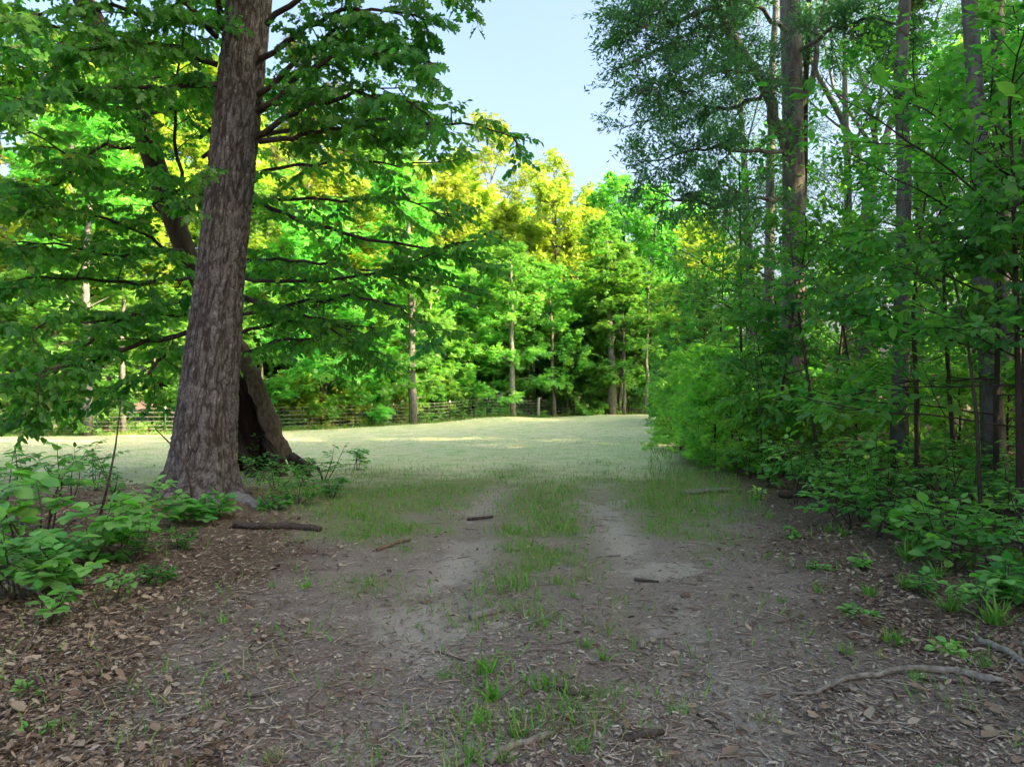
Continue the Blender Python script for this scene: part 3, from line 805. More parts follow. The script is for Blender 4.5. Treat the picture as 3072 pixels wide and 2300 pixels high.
for li in limbsA:
    pts = [rel(*c, pA) for c in li]
    fine = []
    for i in range(len(pts) - 1):
        for u in (0, .33, .66): fine.append(pts[i].lerp(pts[i + 1], u) + Vector((rw.gauss(0, .05), rw.gauss(0, .05), rw.gauss(0, .05))))
    fine.append(pts[-1])
    r_ = .17 if li is limbsA[0] else .10 if li is limbsA[1] else .06
    T.add(fine, np.linspace(r_, .012, len(fine)), 7)
    for s_ in range(26):
        t = .25 + .75 * rw.random()
        sp, sn = lerp_poly(fine, t)
        d = (sn * .5 + Vector((rw.gauss(0, .8), rw.gauss(0, .8), rw.gauss(0, .6)))).normalized()
        sb = curve_pts(sp, d, rw.uniform(.5, 1.5) * (1.1 - .4 * t), 4, -.15, .12, rw)
        T.add(sb, np.linspace(.014, .003, 5), 4)
        for w_ in range(7):
            wp, wd = lerp_poly(sb, .2 + .799 * rw.random())
            wd = (wd + Vector((rw.gauss(0, .7), rw.gauss(0, .7), rw.gauss(0, .5)))).normalized()
            tl = rw.uniform(.25, .6)
            for _ in range(23):
                u = rw.random(); pp = wp + wd * tl * u
                LP.append((pp.x + rw.gauss(0, .06), pp.y + rw.gauss(0, .06), pp.z + rw.gauss(0, .05)))
                LA.append((wd.x + rw.gauss(0, .7), wd.y + rw.gauss(0, .7), wd.z + rw.gauss(0, .6)))
                LN.append((rw.gauss(0, .6), rw.gauss(0, .6), 1)); LS.append(rw.uniform(.09, .16))
link('trunk', T.mesh('willow_trunk', M['bark_pine']), wo)
link('crown', leaf_mesh('willow_crown', LP, LA, LN, LS, 'narrow', LW, wid=np.full(len(LP), 1.35)), wo)

def trunk_tree(name, label, dx0, dx1, Y, width, key, sc, cz, bmat, group='tall trees of the right wood'):
    """a tall trunk leaning from dx0 at its foot to dx1 at the top of the view, with a high crown borrowed from a prototype"""
    b = at(dx0, 900, Y); b.z = float(gz(b.x, Y))
    e = empty(name, b)
    tag(e, label, 'tree', group)
    t = at(dx1, 0, Y) - b
    rr = random.Random(int(dx0))
    n = 9
    pts, rad = [], []
    H = cz
    for i in range(n + 1):
        u = i / n
        z = u * H
        pts.append(Vector((t.x * z / t.z + rr.gauss(0, .04) * (i > 0), rr.gauss(0, .05) * (i > 0), z - .2 * (i == 0))))
        rad.append(width / 2 * (1.15 if i == 0 else 1) * (1 - .55 * u))
    T = Tubes(); T.add(pts, rad, 12)
    for i in range(9):
        p, d = lerp_poly(pts, rr.uniform(.15, .8))
        a = rr.random() * 6.28
        T.add(curve_pts(p, (math.cos(a), math.sin(a), rr.uniform(-.2, .5)), rr.uniform(.6, 2.0), 5, -.2, .15, rr), np.linspace(.022, .004, 6), 5)
    link('trunk', T.mesh(name + '_trunk', bmat), e)
    c = link('crown', PROTO[key][1], e)
    Hk = HEIGHT[key]
    c.scale = (sc, sc, sc)
    c.location = (pts[-1].x, pts[-1].y, H - Hk * sc * .82)
    c.rotation_euler = (0, 0, rr.random() * 6)
    return e
trunk_tree('pine_tree', 'straight grey-barked pine trunk standing beyond the dark sapling, second big trunk of right wood', 1940, 1948, 13.2, .31, 'pine', .75, 17, M['bark_pine'])
trunk_tree('broadleaf_tree', 'broad dim trunk at the upper corner leaning left, nearer of the paired ones', 2150, 2095, 11.5, .34, 'willow_tall', .7, 15, M['bark_pine'])
trunk_tree('broadleaf_tree', 'dim trunk at the upper corner, right of its leaning pair', 2180, 2150, 17, .45, 'broad_c', .8, 17, M['bark_pine'])
trunk_tree('broadleaf_tree', 'dark slim trunk close beside the willow oak trunk', 1728, 1738, 17.8, .2, 'willow_tall', .7, 17, M['bark_dark'])
trunk_tree('broadleaf_tree', 'short mottled grey trunk just left of the willow oak trunk', 1660, 1672, 21, .36, 'willow_tall', .7, 15, M['bark_pine'])

# forked tree behind, between the two big trunks
b = at(1872, 900, 27); b.z = float(gz(b.x, 27))
fk = empty('broadleaf_tree', b)
tag(fk, 'forked grey tree with fanning limbs between the two big right trunks', 'tree', 'tall trees of the right wood')
T = Tubes()
def fl(lst, r0, r1, k=8):
    T.add([rel(x, y, z, b) for x, y, z in lst], np.linspace(r0, r1, len(lst)), k)
fl([(1868, 930, 27), (1870, 700, 27), (1872, 480, 27), (1880, 400, 27)], .30, .22, 10)
fl([(1880, 400, 27), (1905, 330, 27), (1930, 240, 27.3), (1945, 120, 27.6), (1950, -100, 28)], .19, .06)
fl([(1876, 410, 27), (1850, 330, 26.6), (1815, 250, 26), (1770, 170, 25.5), (1720, 60, 25), (1680, -60, 24.5)], .16, .04)
fl([(1898, 345, 27), (1880, 240, 27), (1850, 130, 27), (1830, 0, 27), (1810, -120, 27)], .12, .04)
fl([(1900, 340, 27), (1860, 280, 27.4), (1800, 190, 28), (1780, 90, 28.4), (1760, -20, 28.6)], .09, .03)
fl([(1890, 300, 27), (1905, 180, 26.6), (1890, 60, 26), (1870, -60, 26)], .08, .03)
link('trunk', T.mesh('fork_trunk', M['bark_pine']), fk)
cp = link('crown', PROTO['willow_tall'][1], fk); cp.location = (0, 0, -3.0); cp.scale = (1.25, 1.25, 1.1)

# scattered trees of the right wood
RIGHT = []
rng = random.Random(23)
tries = 0
while len(RIGHT) < 8 and tries < 900:
    tries += 1
    y = rng.uniform(19, 62); x = float(field_right(y)) + rng.uniform(2.0, 30)
    if x / y > .95 or any((x - a) ** 2 + (y - c) ** 2 < 14 for _, a, c, _, _ in RIGHT): continue
    RIGHT.append((x / y, x, y, rng.choice(['willow_tall', 'broad_c', 'willow_tall', 'pine', 'broad_b']), rng.uniform(16, 23)))
for (dx, Y, key, h) in [(1830, 25, 'willow_tall', 19), (1985, 23, 'willow_tall', 18), (2190, 20, 'willow_tall', 18)]:
    q_ = at(dx, 900, Y); RIGHT.append((q_.x / Y, q_.x, Y, key, h))
RIGHT.sort()
for i, (_, x, y, key, h) in enumerate(RIGHT):
    s = h / HEIGHT[key]
    place_tree(key, 'pine_tree' if key == 'pine' else 'broadleaf_tree', x, y, s, None, 'dim %s deep in the right wood, %s counted from the field' % ('pine' if key == 'pine' else 'leafy tree', ORD[i]), 'trees deep in the right wood')
# unseen trees added beside and behind the viewer to shade the track and field
k = 0
for (x, y, key, h) in [(24, 9, 'broad_a', 20), (28, 33, 'broad_a', 19), (33, 38, 'broad_a', 20), (31, 28, 'broad_a', 19), (38, 33, 'broad_a', 21), (44, 40, 'broad_a', 21), (42, 28, 'broad_a', 21), (24, 26, 'broad_a', 19), (30, 18, 'broad_a', 20), (13, 2, 'broad_a', 17), (17.5, 3.5, 'broad_a', 18), (10.5, -1.5, 'edge', 9), (12, 5, 'edge', 10), (9, -5, 'edge', 9), (15, -1, 'edge', 10), (19, -3, 'broad_a', 18), (13, -4, 'broad_b', 20), (15, 7, 'broad_c', 22), (19, 1, 'broad_b', 21), (12, -14, 'broad_c', 21), (18, -8, 'broad_c', 22), (22, -20, 'broad_c', 23), (32, -22, 'broad_b', 23), (25, 6, 'broad_b', 22), (26, -4, 'broad_c', 22), (32, 14, 'broad_c', 23), 
                       (34, 2, 'broad_c', 23), (26, 20, 'broad_b', 23), (40, 10, 'broad_c', 23), (36, 24, 'broad_c', 24), (16, -12, 'broad_c', 22), (28, -14, 'broad_b', 22)]:
    k += 1
    place_tree(key, 'broadleaf_tree', x, y, h / HEIGHT[key] * 1.05, None, 'tall leafy tree, unseen, added beside the track for shade, %s of them' % ORD[k - 1], 'trees around the viewpoint', sz=h / HEIGHT[key])

# understory of the right wood
UND = [(1600, 17.5, 'under_b', 1.0), (1680, 14, 'under', .9), (1850, 16, 'under', 1.0), (1800, 19, 'under_b', 1.05),
       (2060, 12, 'under_b', .95), (2150, 9.2, 'under', 1.05), (2200, 7.5, 'under', 1.0), (2110, 17, 'under_b', 1.1), (1960, 22, 'under_b', 1.1), (2230, 13, 'under_b', 1.1), (1540, 27, 'under_b', 1.1), (1700, 23, 'under_b', 1.2),
       (1860, 30, 'edge', .6), (1620, 32, 'edge', .8), (2140, 26, 'edge', .55), (1500, 36, 'edge', .9), (1720, 40, 'edge', .9)]
UND.sort()
for i, (dx, Y, key, s) in enumerate(UND):
    p = at(dx, 900, Y)
    place_tree(key, 'understory_tree', p.x, Y, s, None, 'slim broad-leaved understory tree in the right wood, %s counted from the field edge' % ORD[i], 'understory trees of the right wood')

# bushes at the corner between field and right wood
BSH = [(1448, 22, 'bush_light', .62), (1470, 19, 'bush_light', .7), (1505, 16.5, 'bush_light', .72), (1545, 15, 'bush_light', .66), (1490, 24, 'bush_light', .95), (1585, 13.8, 'bush_light', .6), (1535, 20, 'bush_light', .95),
       (1640, 13, 'bush_light', .5), (1690, 15, 'bush', .7), (1760, 13, 'bush_light', .5), (1850, 15, 'bush', .7), (1950, 13.5, 'bush_light', .55), (2070, 15, 'bush', .7), (2170, 12.5, 'bush_light', .6), (1432, 33, 'bush', .9), (1440, 40, 'bush_light', 1.0),
       (1890, 20, 'bush', .8), (2020, 21, 'bush', .8), (1740, 21, 'bush', .9), (1620, 21, 'bush_light', .9)]
BSH.sort()
for i, (dx, Y, key, s) in enumerate(BSH):
    p = at(dx, 900, Y)
    place_tree(key, 'shrub', p.x, Y, s, None, '%s bush along the right wood edge, %s counted from the field' % ('bright light green' if key == 'bush_light' else 'green', ORD[i]), 'bushes along the right wood edge', cat='shrub')

# ------------------------------------------------------------------ the big oak
def oak_trunk():
    NA, NZ = 300, 430
    H = 13.5
    zz = np.concatenate([np.linspace(-.35, 8.2, NZ - 30), np.linspace(8.2, H, 31)[1:]])
    NZ = len(zz)
    aa = np.linspace(0, 2 * math.pi, NA, endpoint=False)
    Zg, Ag = np.meshgrid(zz, aa, indexing='ij')
    rad = np.interp(Zg, [-.35, 0, .12, .3, .6, 1.5, 3.3, 7.3, 10, 13.5], [.80, .63, .565, .515, .47, .412, .348, .325, .28, .15])
    # root flare lobes
    fl_ = np.clip(1 - np.maximum(Zg, -.1) / .75, 0, 1.15) ** 2.2
    rad = rad + fl_ * (.16 * np.cos(Ag * 5 + .6) + .10 * np.cos(Ag * 3 - 1.1) + .60 * np.exp(-((np.angle(np.exp(1j * (Ag - 5.45)))) / .26) ** 2) + .3 * np.exp(-((np.angle(np.exp(1j * (Ag - 3.9)))) / .3) ** 2))
    rad = rad * (1 + .035 * (fbm(np.cos(Ag) * 1.2 + 4, np.sin(Ag) * 1.2, Zg * .5, 3, 61) - .5) * 2)
    cx_, sy_ = np.cos(Ag) * rad, np.sin(Ag) * rad
    # bark: interlacing vertical ridges
    wx = fbm(cx_ * 5, sy_ * 5, Zg * 2.2, 3, 71) - .5
    a1 = fbm(cx_ * 17 + 2.6 * wx, sy_ * 17 - 2.4 * wx, Zg * 3.4 + wx, 3, 73)
    ridge = np.clip(1 - np.abs(a1 - .5) * 6.0, 0, 1)
    ridge = np.maximum(ridge, .8 * np.clip(1 - np.abs(fbm(cx_ * 15, sy_ * 15, Zg * 8 + 2 * wx, 2, 91) - .5) * 9, 0, 1))
    a2 = fbm(cx_ * 20, sy_ * 20, Zg * 9, 3, 79)
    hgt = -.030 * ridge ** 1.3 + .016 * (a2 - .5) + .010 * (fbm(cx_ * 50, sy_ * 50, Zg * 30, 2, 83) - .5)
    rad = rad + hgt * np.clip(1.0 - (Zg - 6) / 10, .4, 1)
    lean_x = np.interp(Zg, [0, 1.5, 3.3, 5.2, 7.33, 13.5], [0, .10, .25, .42, .61, 1.1])
    lean_y = .02 * Zg
    V = np.stack([lean_x + np.cos(Ag) * rad, lean_y + np.sin(Ag) * rad, Zg], -1).reshape(-1, 3)
    i, j = np.meshgrid(np.arange(NZ - 1), np.arange(NA), indexing='ij')
    j2 = (j + 1) % NA
    Q = np.stack([i * NA + j, i * NA + j2, (i + 1) * NA + j2, (i + 1) * NA + j], -1).reshape(-1)
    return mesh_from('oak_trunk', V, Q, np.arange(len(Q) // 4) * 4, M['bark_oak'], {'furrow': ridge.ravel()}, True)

# the oak's furrows are coloured darker than its ridges
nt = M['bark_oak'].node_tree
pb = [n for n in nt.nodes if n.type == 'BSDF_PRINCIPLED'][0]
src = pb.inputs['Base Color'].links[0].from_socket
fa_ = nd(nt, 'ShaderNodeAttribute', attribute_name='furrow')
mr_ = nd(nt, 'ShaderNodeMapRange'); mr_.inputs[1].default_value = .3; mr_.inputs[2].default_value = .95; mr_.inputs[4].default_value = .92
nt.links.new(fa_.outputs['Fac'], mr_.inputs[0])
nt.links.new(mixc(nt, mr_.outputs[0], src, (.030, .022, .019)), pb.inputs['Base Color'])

OX, OY = -4.56, 10.0
oak = empty('oak_tree', gp(OX, OY, -.1))
tag(oak, 'massive oak trunk with furrowed grey bark leaning slightly beside the track', 'tree')
link('trunk', oak_trunk(), oak)
for path, rr in [([(505, 1040, 9.75), (540, 1072, 9.45), (565, 1088, 9.2), (600, 1104, 8.95)], (.15, .11, .07, .02)), ([(390, 1045, 9.7), (365, 1078, 9.45), (345, 1095, 9.25)], (.14, .09, .03)), ([(450, 1060, 9.6), (460, 1090, 9.3), (475, 1104, 9.1)], (.12, .08, .02))]:
    T = Tubes(); pp = []
    for (dx, dy, Y_), r_ in zip(path, rr):
        q_ = at(dx, dy, Y_); q_.z = float(gz(q_.x, q_.y)) - r_ * .38; pp.append(q_ - oak.location)
    fine = []; fr = []
    for i in range(len(pp) - 1):
        for u in (0, .25, .5, .75):
            fine.append(pp[i].lerp(pp[i + 1], u) + Vector((random.gauss(0, .012), random.gauss(0, .012), random.gauss(0, .01)))); fr.append((rr[i] * (1 - u) + rr[i + 1] * u) * random.uniform(.92, 1.08))
    T.add(fine + [pp[-1]], fr + [rr[-1]], 14)
    link('root', T.mesh('oak_root', M['bark_root']), oak)

# generic leafy limb: polyline with flat side sprays
def leafy_limb(T, pts, r0, rg, out, subs=12, sub_len=(.5, 1.3), twigs=6, leaves=8, lsize=(.085, .135), droop=-.25, start=.12, step=.055, bark_k=7, zf=.28):
    fine = []
    for i in range(len(pts) - 1):
        for u in (0, .25, .5, .75):
            fine.append(pts[i].lerp(pts[i + 1], u) + Vector((rg.gauss(0, .025), rg.gauss(0, .025), rg.gauss(0, .025))))
    fine.append(pts[-1])
    T.add(fine, np.linspace(r0, .006, len(fine)), bark_k)
    for s_ in range(subs):
        t = start + (1 - start) * (s_ + rg.random()) / subs
        sp, sn = lerp_poly(fine, min(t, .999))
        side = perp(sn) * (1 if s_ % 2 else -1)
        a = rg.uniform(.5, 1.15)
        d = (sn * math.cos(a) + side * math.sin(a) + Vector((0, 0, rg.gauss(.05, zf)))).normalized()
        sb = curve_pts(sp, d, rg.uniform(*sub_len) * (1.15 - .5 * t), 5, droop, .09, rg)
        T.add(sb, np.linspace(max(.005, r0 * .28), .003, 6), 5)
        for w_ in range(twigs):
            t2 = .12 + .88 * (w_ + rg.random()) / twigs
            wp, wd = lerp_poly(sb, min(t2, .999))
            s2 = perp(wd) * (1 if w_ % 2 else -1)
            a2 = rg.uniform(.3, 1.1)
            wd = (wd * math.cos(a2) + s2 * math.sin(a2) + Vector((0, 0, rg.gauss(-.05, .22)))).normalized()
            tl = leaves * step * rg.uniform(.7, 1.2)
            tw = curve_pts(wp, wd, tl, 3, droop * .8, .06, rg)
            T.add(tw, [.0035, .003, .0025, .0018], 3)
            for q_ in range(leaves + 1):
                u = (q_ + .5) / (leaves + 1)
                lp, ld = lerp_poly(tw, min(u, .999))
                sd2 = perp(ld) * (1 if q_ % 2 else -1)
                fw = .35 if q_ < leaves else 1.2
                ax = (ld * (fw + rg.random() * .5) + sd2 * rg.uniform(.5, 1) + Vector((0, 0, rg.gauss(-.65, .4)))).normalized()
                out.append((lp, ax, Vector((rg.gauss(0, .8), rg.gauss(-.45, .8), .8)), rg.uniform(*lsize), rg.random()))

LEAFMESH = {}
def leaf_proto(kind, mat, i):
    k = (kind, mat, i)
    if k not in LEAFMESH:
        LEAFMESH[k] = leaf_mesh('leaf', [(0, 0, 0)], [(0, 1, 0)], [(0, 0, 1)], [1.0], kind, M[mat], np.array([.1 + .27 * i]))
    return LEAFMESH[k]

def leaf_object(parent, lf, kind, mat, name='leaf'):
    p, ax, nn, s, t = lf
    ax = ax.normalized(); side = ax.cross(nn).normalized(); nn = side.cross(ax)
    o = bpy.data.objects.new(name, leaf_proto(kind, mat, int(t * 3.99)))
    COL.objects.link(o)
    o.parent = parent
    m = Matrix((side, ax, nn)).transposed().to_4x4()
    o.matrix_basis = Matrix.Translation(p) @ m @ Matrix.Diagonal((s, s, s, 1))
    return o

def hang_leaves(root, leaves, kind, mat, n_single=300, crown='crown', cam_rel=None, origin=None):
    """the leaves nearest to the viewer one by one, all others joined in the crown"""
    if n_single:
        c = Vector((0, 0, EYE)) - (origin or Vector((0, 0, 0)))
        def key(l):
            w_ = l[0] - c
            if w_.y < .5: return 1e9
            u, v = w_.x / w_.y, w_.z / w_.y
            return w_.length if abs(u) < .74 and abs(v) < .56 else 1e8
        leaves = sorted(leaves, key=key)
    for lf in leaves[:n_single]:
        leaf_object(root, lf, kind, mat)
    rest = leaves[n_single:]
    if rest:
        o = link(crown, leaf_mesh(crown, [tuple(l[0]) for l in rest], [tuple(l[1]) for l in rest], [tuple(l[2]) for l in rest], [l[3] for l in rest], kind, M[mat], np.array([l[4] for l in rest])), root)
        o['kind'] = 'stuff'

rg = random.Random(101)
ob = oak.location
T = Tubes(); LV = []
OAKL = [[(560, 250, 10), (640, 170, 9.6), (740, 110, 9.2), (850, 110, 8.8), (960, 150, 8.4)],
        [(570, 130, 10), (660, 60, 9.6), (760, 20, 9.2), (860, 20, 8.9), (950, 60, 8.6)],
        [(575, 60, 10), (680, -40, 9.5), (800, -80, 9), (920, -60, 8.6), (1010, -30, 8.3)],
        [(560, 290, 10), (660, 230, 9.7), (770, 200, 9.3), (870, 210, 8.9), (935, 260, 8.6)],
        [(470, 80, 10), (420, 30, 9.6), (350, -30, 9.2), (250, -60, 8.8), (120, -40, 8.4)],
        [(480, 20, 10), (420, -80, 9.4), (320, -120, 8.8), (180, -90, 8.3)],
        [(470, 140, 10), (390, 100, 9.5), (280, 90, 9), (150, 120, 8.6)],
        [(490, 170, 10), (400, 190, 9.6), (290, 180, 9.2), (160, 200, 8.8), (30, 220, 8.4)],
        [(480, 60, 10), (380, 50, 9.4), (250, 20, 8.9), (100, 30, 8.4), (-30, 50, 8)],
        [(560, 200, 10), (650, 120, 9.8), (740, 60, 9.6), (820, 50, 9.4), (900, 90, 9.2)],
        [(565, 310, 10), (660, 290, 9.8), (760, 270, 9.6), (860, 290, 9.4)],
        [(520, -60, 10), (560, -160, 9.2), (640, -220, 8.5), (760, -220, 8)]]
for li in OAKL:
    leafy_limb(T, [at(*c) - ob for c in li], .045, rg, LV, subs=14, sub_len=(.25, .75), twigs=5, leaves=5, lsize=(.12, .20))
# little shoots straight from the trunk
for (dx, dy) in [(487, 75), (440, 395), (405, 455)]:
    p = at(dx, dy, 9.55) - ob
    leafy_limb(T, [p, p + Vector((.05, -.12, .02)), p + Vector((.12, -.3, -.02))], .008, rg, LV, subs=3, sub_len=(.1, .25), twigs=2, leaves=4, lsize=(.09, .15))
link('branch', T.mesh('oak_branches', M['bark_dark']), oak)
hang_leaves(oak, LV, 'oak', 'leaf_oak', 300, origin=ob)
# high crown of the oak above the view
c = link('high_crown', PROTO['broad_b'][1], oak); c.location = (1.0, .3, 6.5); c.scale = (1.0, 1.0, .7); c['kind'] = 'stuff'

# ------------------------------------------------------------------ leaning hollow tree behind the oak
HY = 13.6
hx = at(575, 1000, HY).x
hb = gp(hx, HY)
hol = empty('hollow_tree', hb)
tag(hol, 'hollow-based leaning tree with spreading low branches behind the big oak', 'tree')
T = Tubes()
tp = [(606, 990, 13.2), (590, 930, 13.2), (569, 870, 13.25), (546, 815, 13.3), (518, 755, 13.4), (455, 650, 13.7), (405, 555, 13.6), (355, 420, 13.5), (305, 260, 13.3), (250, 130, 13.1), (190, 20, 12.9), (120, -120, 12.7), (20, -300, 12.5)]
rt_ = [.25, .19, .175, .17, .175, .19, .20, .205, .205, .20, .19, .15, .07]
lo = [at(*c) - hb for c in tp[:6]]; rk = random.Random(8)
T.add([lerp_poly(lo, min(i / 30, .999))[0] + Vector((rk.gauss(0, .012), rk.gauss(0, .012), 0)) for i in range(31)], [float(np.interp(i / 6, range(6), rt_[:6])) * rk.uniform(.90, 1.06) * (.92 + .1 * math.sin(i * .9)) for i in range(31)], 22)
link('bare_trunk', T.mesh('bare_trunk', M['wood_weathered']), hol)
T = Tubes()
T.add([at(*c) - hb for c in tp[5:]], rt_[5:], 16)
LV = []
HL = [ # right-hand sprays
    [(500, 480, 13.4), (560, 440, 12.6), (680, 490, 11.6), (830, 522, 10.8), (960, 545, 10.2), (1090, 575, 9.8)],
    [(450, 380, 13.4), (560, 292, 12.4), (700, 268, 11.4), (860, 262, 10.6), (1010, 268, 10), (1140, 305, 9.6)],
    [(520, 680, 13.2), (640, 655, 12.2), (760, 636, 11.2), (860, 665, 10.5), (960, 740, 10)],
    [(470, 420, 13.4), (580, 370, 12.2), (720, 350, 11.2), (860, 360, 10.6), (1000, 340, 10.2)],
    [(500, 560, 13.4), (600, 560, 12.4), (720, 570, 11.4), (860, 590, 10.8), (1040, 640, 10.2)],
    [(530, 760, 13.2), (620, 730, 12.6), (720, 740, 12), (830, 780, 11.4)],
    [(440, 340, 13.4), (560, 240, 12.6), (680, 190, 11.8), (800, 190, 11.2), (900, 190, 10.8)],
    [(430, 300, 13.4), (580, 180, 12.6), (700, 120, 11.8), (820, 80, 11.2)],
    [(520, 600, 13.2), (640, 610, 12), (780, 600, 11), (900, 560, 10.4), (1060, 500, 10)],
    [(480, 450, 13.4), (600, 430, 12.2), (740, 430, 11.2), (880, 430, 10.5), (980, 470, 10)],
    [(520, 720, 13.2), (600, 700, 12.6), (700, 690, 12), (810, 710, 11.4)],
    [(500, 640, 13.2), (600, 660, 12.4), (690, 690, 11.8), (780, 750, 11.2)],
    # left-hand sprays
    [(470, 700, 13.5), (350, 730, 12.0), (220, 770, 10.8), (100, 800, 10), (0, 830, 9.4)],
    [(400, 560, 13.4), (300, 500, 12.2), (160, 450, 11), (20, 460, 10.2)],
    [(230, 90, 12.6), (170, 110, 11.4), (80, 90, 10.4), (-20, 120, 9.6)],
    [(270, 180, 12.8), (330, 170, 11.8), (400, 160, 11), (450, 180, 10.6)],
    [(370, 470, 13.0), (330, 440, 12), (400, 400, 11.2), (440, 420, 10.8)],
    [(470, 670, 13.5), (385, 680, 12.6), (280, 690, 11.6), (150, 694, 10.6), (-10, 712, 9.6)],
    [(440, 640, 13.5), (340, 660, 12.4), (240, 700, 11.4), (140, 780, 10.6), (50, 880, 10)],
    [(480, 720, 13.5), (370, 755, 12.4), (300, 815, 11.6), (200, 850, 10.8), (60, 890, 10.2)],
    [(350, 430, 13.4), (250, 390, 12.2), (130, 320, 11), (-10, 250, 10)],
    [(290, 240, 13.2), (180, 220, 12), (60, 150, 11), (-60, 90, 10.4)],
    [(390, 540, 13.4), (260, 550, 12), (120, 530, 11), (-20, 520, 10)],
    [(240, 120, 13), (330, 70, 12.4), (420, 30, 12), (520, 0, 11.6)],
    [(240, 110, 13), (120, 60, 12), (-10, 10, 11)],
    [(400, 430, 13.4), (380, 300, 13), (378, 180, 12.6), (400, 60, 12.2), (430, -60, 12)],
    [(330, 330, 13.4), (230, 310, 12.2), (120, 400, 11.2), (20, 420, 10.4)],
    [(420, 600, 13.4), (300, 610, 12.2), (180, 600, 11.2), (60, 600, 10.4), (-40, 620, 10)],
    [(310, 260, 13.2), (400, 220, 12.6), (480, 200, 12), (560, 190, 11.5)],
    [(200, 50, 12.9), (110, 150, 11.6), (30, 180, 10.8), (-50, 200, 10.2)],
]
for i, li in enumerate(HL):
    r0 = .055 if i in (0, 1, 11, 12, 14) else .04
    rt = li[-1][0] > 560
    leafy_limb(T, [at(*c) - hb for c in li], r0, rg, LV, subs=16 if rt else 17, sub_len=(.35, 1.0) if rt else (.35, 1.15), twigs=6 if rt else 7, leaves=6, lsize=(.08, .155) if rt else (.09, .18), start=.08)
link('trunk', T.mesh('hollow_trunk', M['bark_dark']), hol)
hang_leaves(hol, LV, 'ovate', 'leaf_vivid', 300, origin=hb)
c = link('high_crown', PROTO['broad_a'][1], hol); c.location = (-5.5, 0, 9.0); c.scale = (.9, .9, .6); c['kind'] = 'stuff'

def shell(name, mat, R0, R1, H, a0, a1, lean, th, seed, jag=.35, n=26, m=18):
    """a broken piece of trunk wall, curved, thick, with a ragged top and sides"""
    V, F = [], []
    rr = random.Random(seed)
    tops = [H * (1 - jag * rr.random()) for _ in range(n + 1)]
    for layer in (0, 1):
        for i in range(m + 1):
            for j in range(n + 1):
                u = i / m
                z = u * tops[j] - .15
                a = a0 + (a1 - a0) * j / n + .06 * math.sin(u * 9 + j)
                r_ = (R0 + (R1 - R0) * u ** .6) * (1 + .08 * math.sin(a * 5 + u * 3) + .04 * math.sin(a * 13)) - layer * th
                V.append((math.cos(a) * r_ + lean[0] * z, math.sin(a) * r_ + lean[1] * z, z))
    W = n + 1; O = W * (m + 1)
    for i in range(m):
        for j in range(n):
            a = i * W + j
            F.append((a, a + 1, a + W + 1, a + W)); F.append((O + a, O + a + W, O + a + W + 1, O + a + 1))
    for j in range(n):
        a = m * W + j; F.append((a, a + 1, O + a + 1, O + a)); F.append((j, O + j, O + j + 1, j + 1))
    for i in range(m):
        for j in (0, n):
            a = i * W + j; F.append((a, a + W, O + a + W, O + a))
    L = [v for f in F for v in f]
    return mesh_from(name, np.array(V), np.array(L), np.arange(len(F)) * 4, mat, None, True)
sh = link('hollow_wall', shell('hollow_wall', M['wood_rot'], .62, .40, 2.5, R(-20), R(215), (-.30, 0), .07, 4, .35), hol)
sh.location = (-.20, .15, -.05)
sl = link('bark_slab', shell('bark_slab', M['bark_dark'], .17, .06, 1.35, R(-110), R(30), (-.55, 0), .05, 9, .45), hol)
sl.location = at(648, 1005, 13.2) - hb; sl.location.z = -.05
for (dx, Y_, R0, H_, a0, a1, ln, sd_) in [(615, 13.0, .20, .95, -140, -20, -.5, 21), (556, 13.0, .24, 1.15, -170, -60, -.35, 22), (672, 12.9, .13, .5, -120, 40, -.7, 23)]:
    k_ = link('bark_slab', shell('bark_slab', M['bark_dark'], R0, R0 * .45, H_, R(a0), R(a1), (ln, 0), .05, sd_, .6), hol)
    k_.location = at(dx, 1000, Y_) - hb; k_.location.z = -.05
T = Tubes()
T.add([at(*c) - hb for c in [(630, 985, 13.1), (655, 1000, 13.0), (690, 1012, 12.9)]], [.09, .07, .03], 8)
link('root', T.mesh('hollow_root', M['bark_dark']), hol)

# ------------------------------------------------------------------ fence
fx = np.arange(-40, 30.1, .05)
fpath = [Vector((float(x), float(fence_y(x)), float(gz(x, fence_y(x))))) for x in np.linspace(-38, 24, 125)]
fen = empty('wire_fence', (0, 0, 0))
tag(fen, 'woven wire fence on thin posts along the far side of the field', 'fence')
for hgt in (.08, .24, .42, .62, .84, 1.05, 1.24):
    T = Tubes()
    T.add([p + Vector((0, .0, hgt + .012 * math.sin(i * .8))) for i, p in enumerate(fpath)], .0065, 4)
    link('wire', T.mesh('wire', M['wire']), fen)
T = Tubes()
L_ = 0
for i in range(0, 1240, 5):
    x = -38 + i * .05
    y = float(fence_y(x)); z = float(gz(x, y))
    T.add([(x, y, z + .06), (x, y, z + 1.24)], .0022, 3)
o = link('stay_wires', T.mesh('stay_wires', M['wire']), fen); o['kind'] = 'stuff'
def post(dx, Y=None, kind='steel', top=1.35):
    # find the fence at this view direction
    u = (dx * 1.38879 - 1536) / FPX
    ys = np.linspace(22, 60, 800); k = int(np.argmin(np.abs(fence_y(u * ys) - ys)))
    x, y = u * ys[k], ys[k] - .03
    z = float(gz(x, y))
    T = Tubes()
    if kind == 'steel':
        T.add([(x, y, z - .1), (x, y, z + top - .14)], .03, 4)
        o = link('steel_post', T.mesh('steel_post', M['steel_green']), fen)
        T = Tubes(); T.add([(x, y, z + top - .14), (x, y, z + top)], .032, 4)
        link('white_tip', T.mesh('white_tip', M['steel_white']), o)
    else:
        T.add([(x, y, z - .1), (x + .01, y, z + .7), (x + .02, y, z + top)], [.10, .092, .088], 10)
        o = link('wooden_post', T.mesh('wooden_post', M['post_wood']), fen)
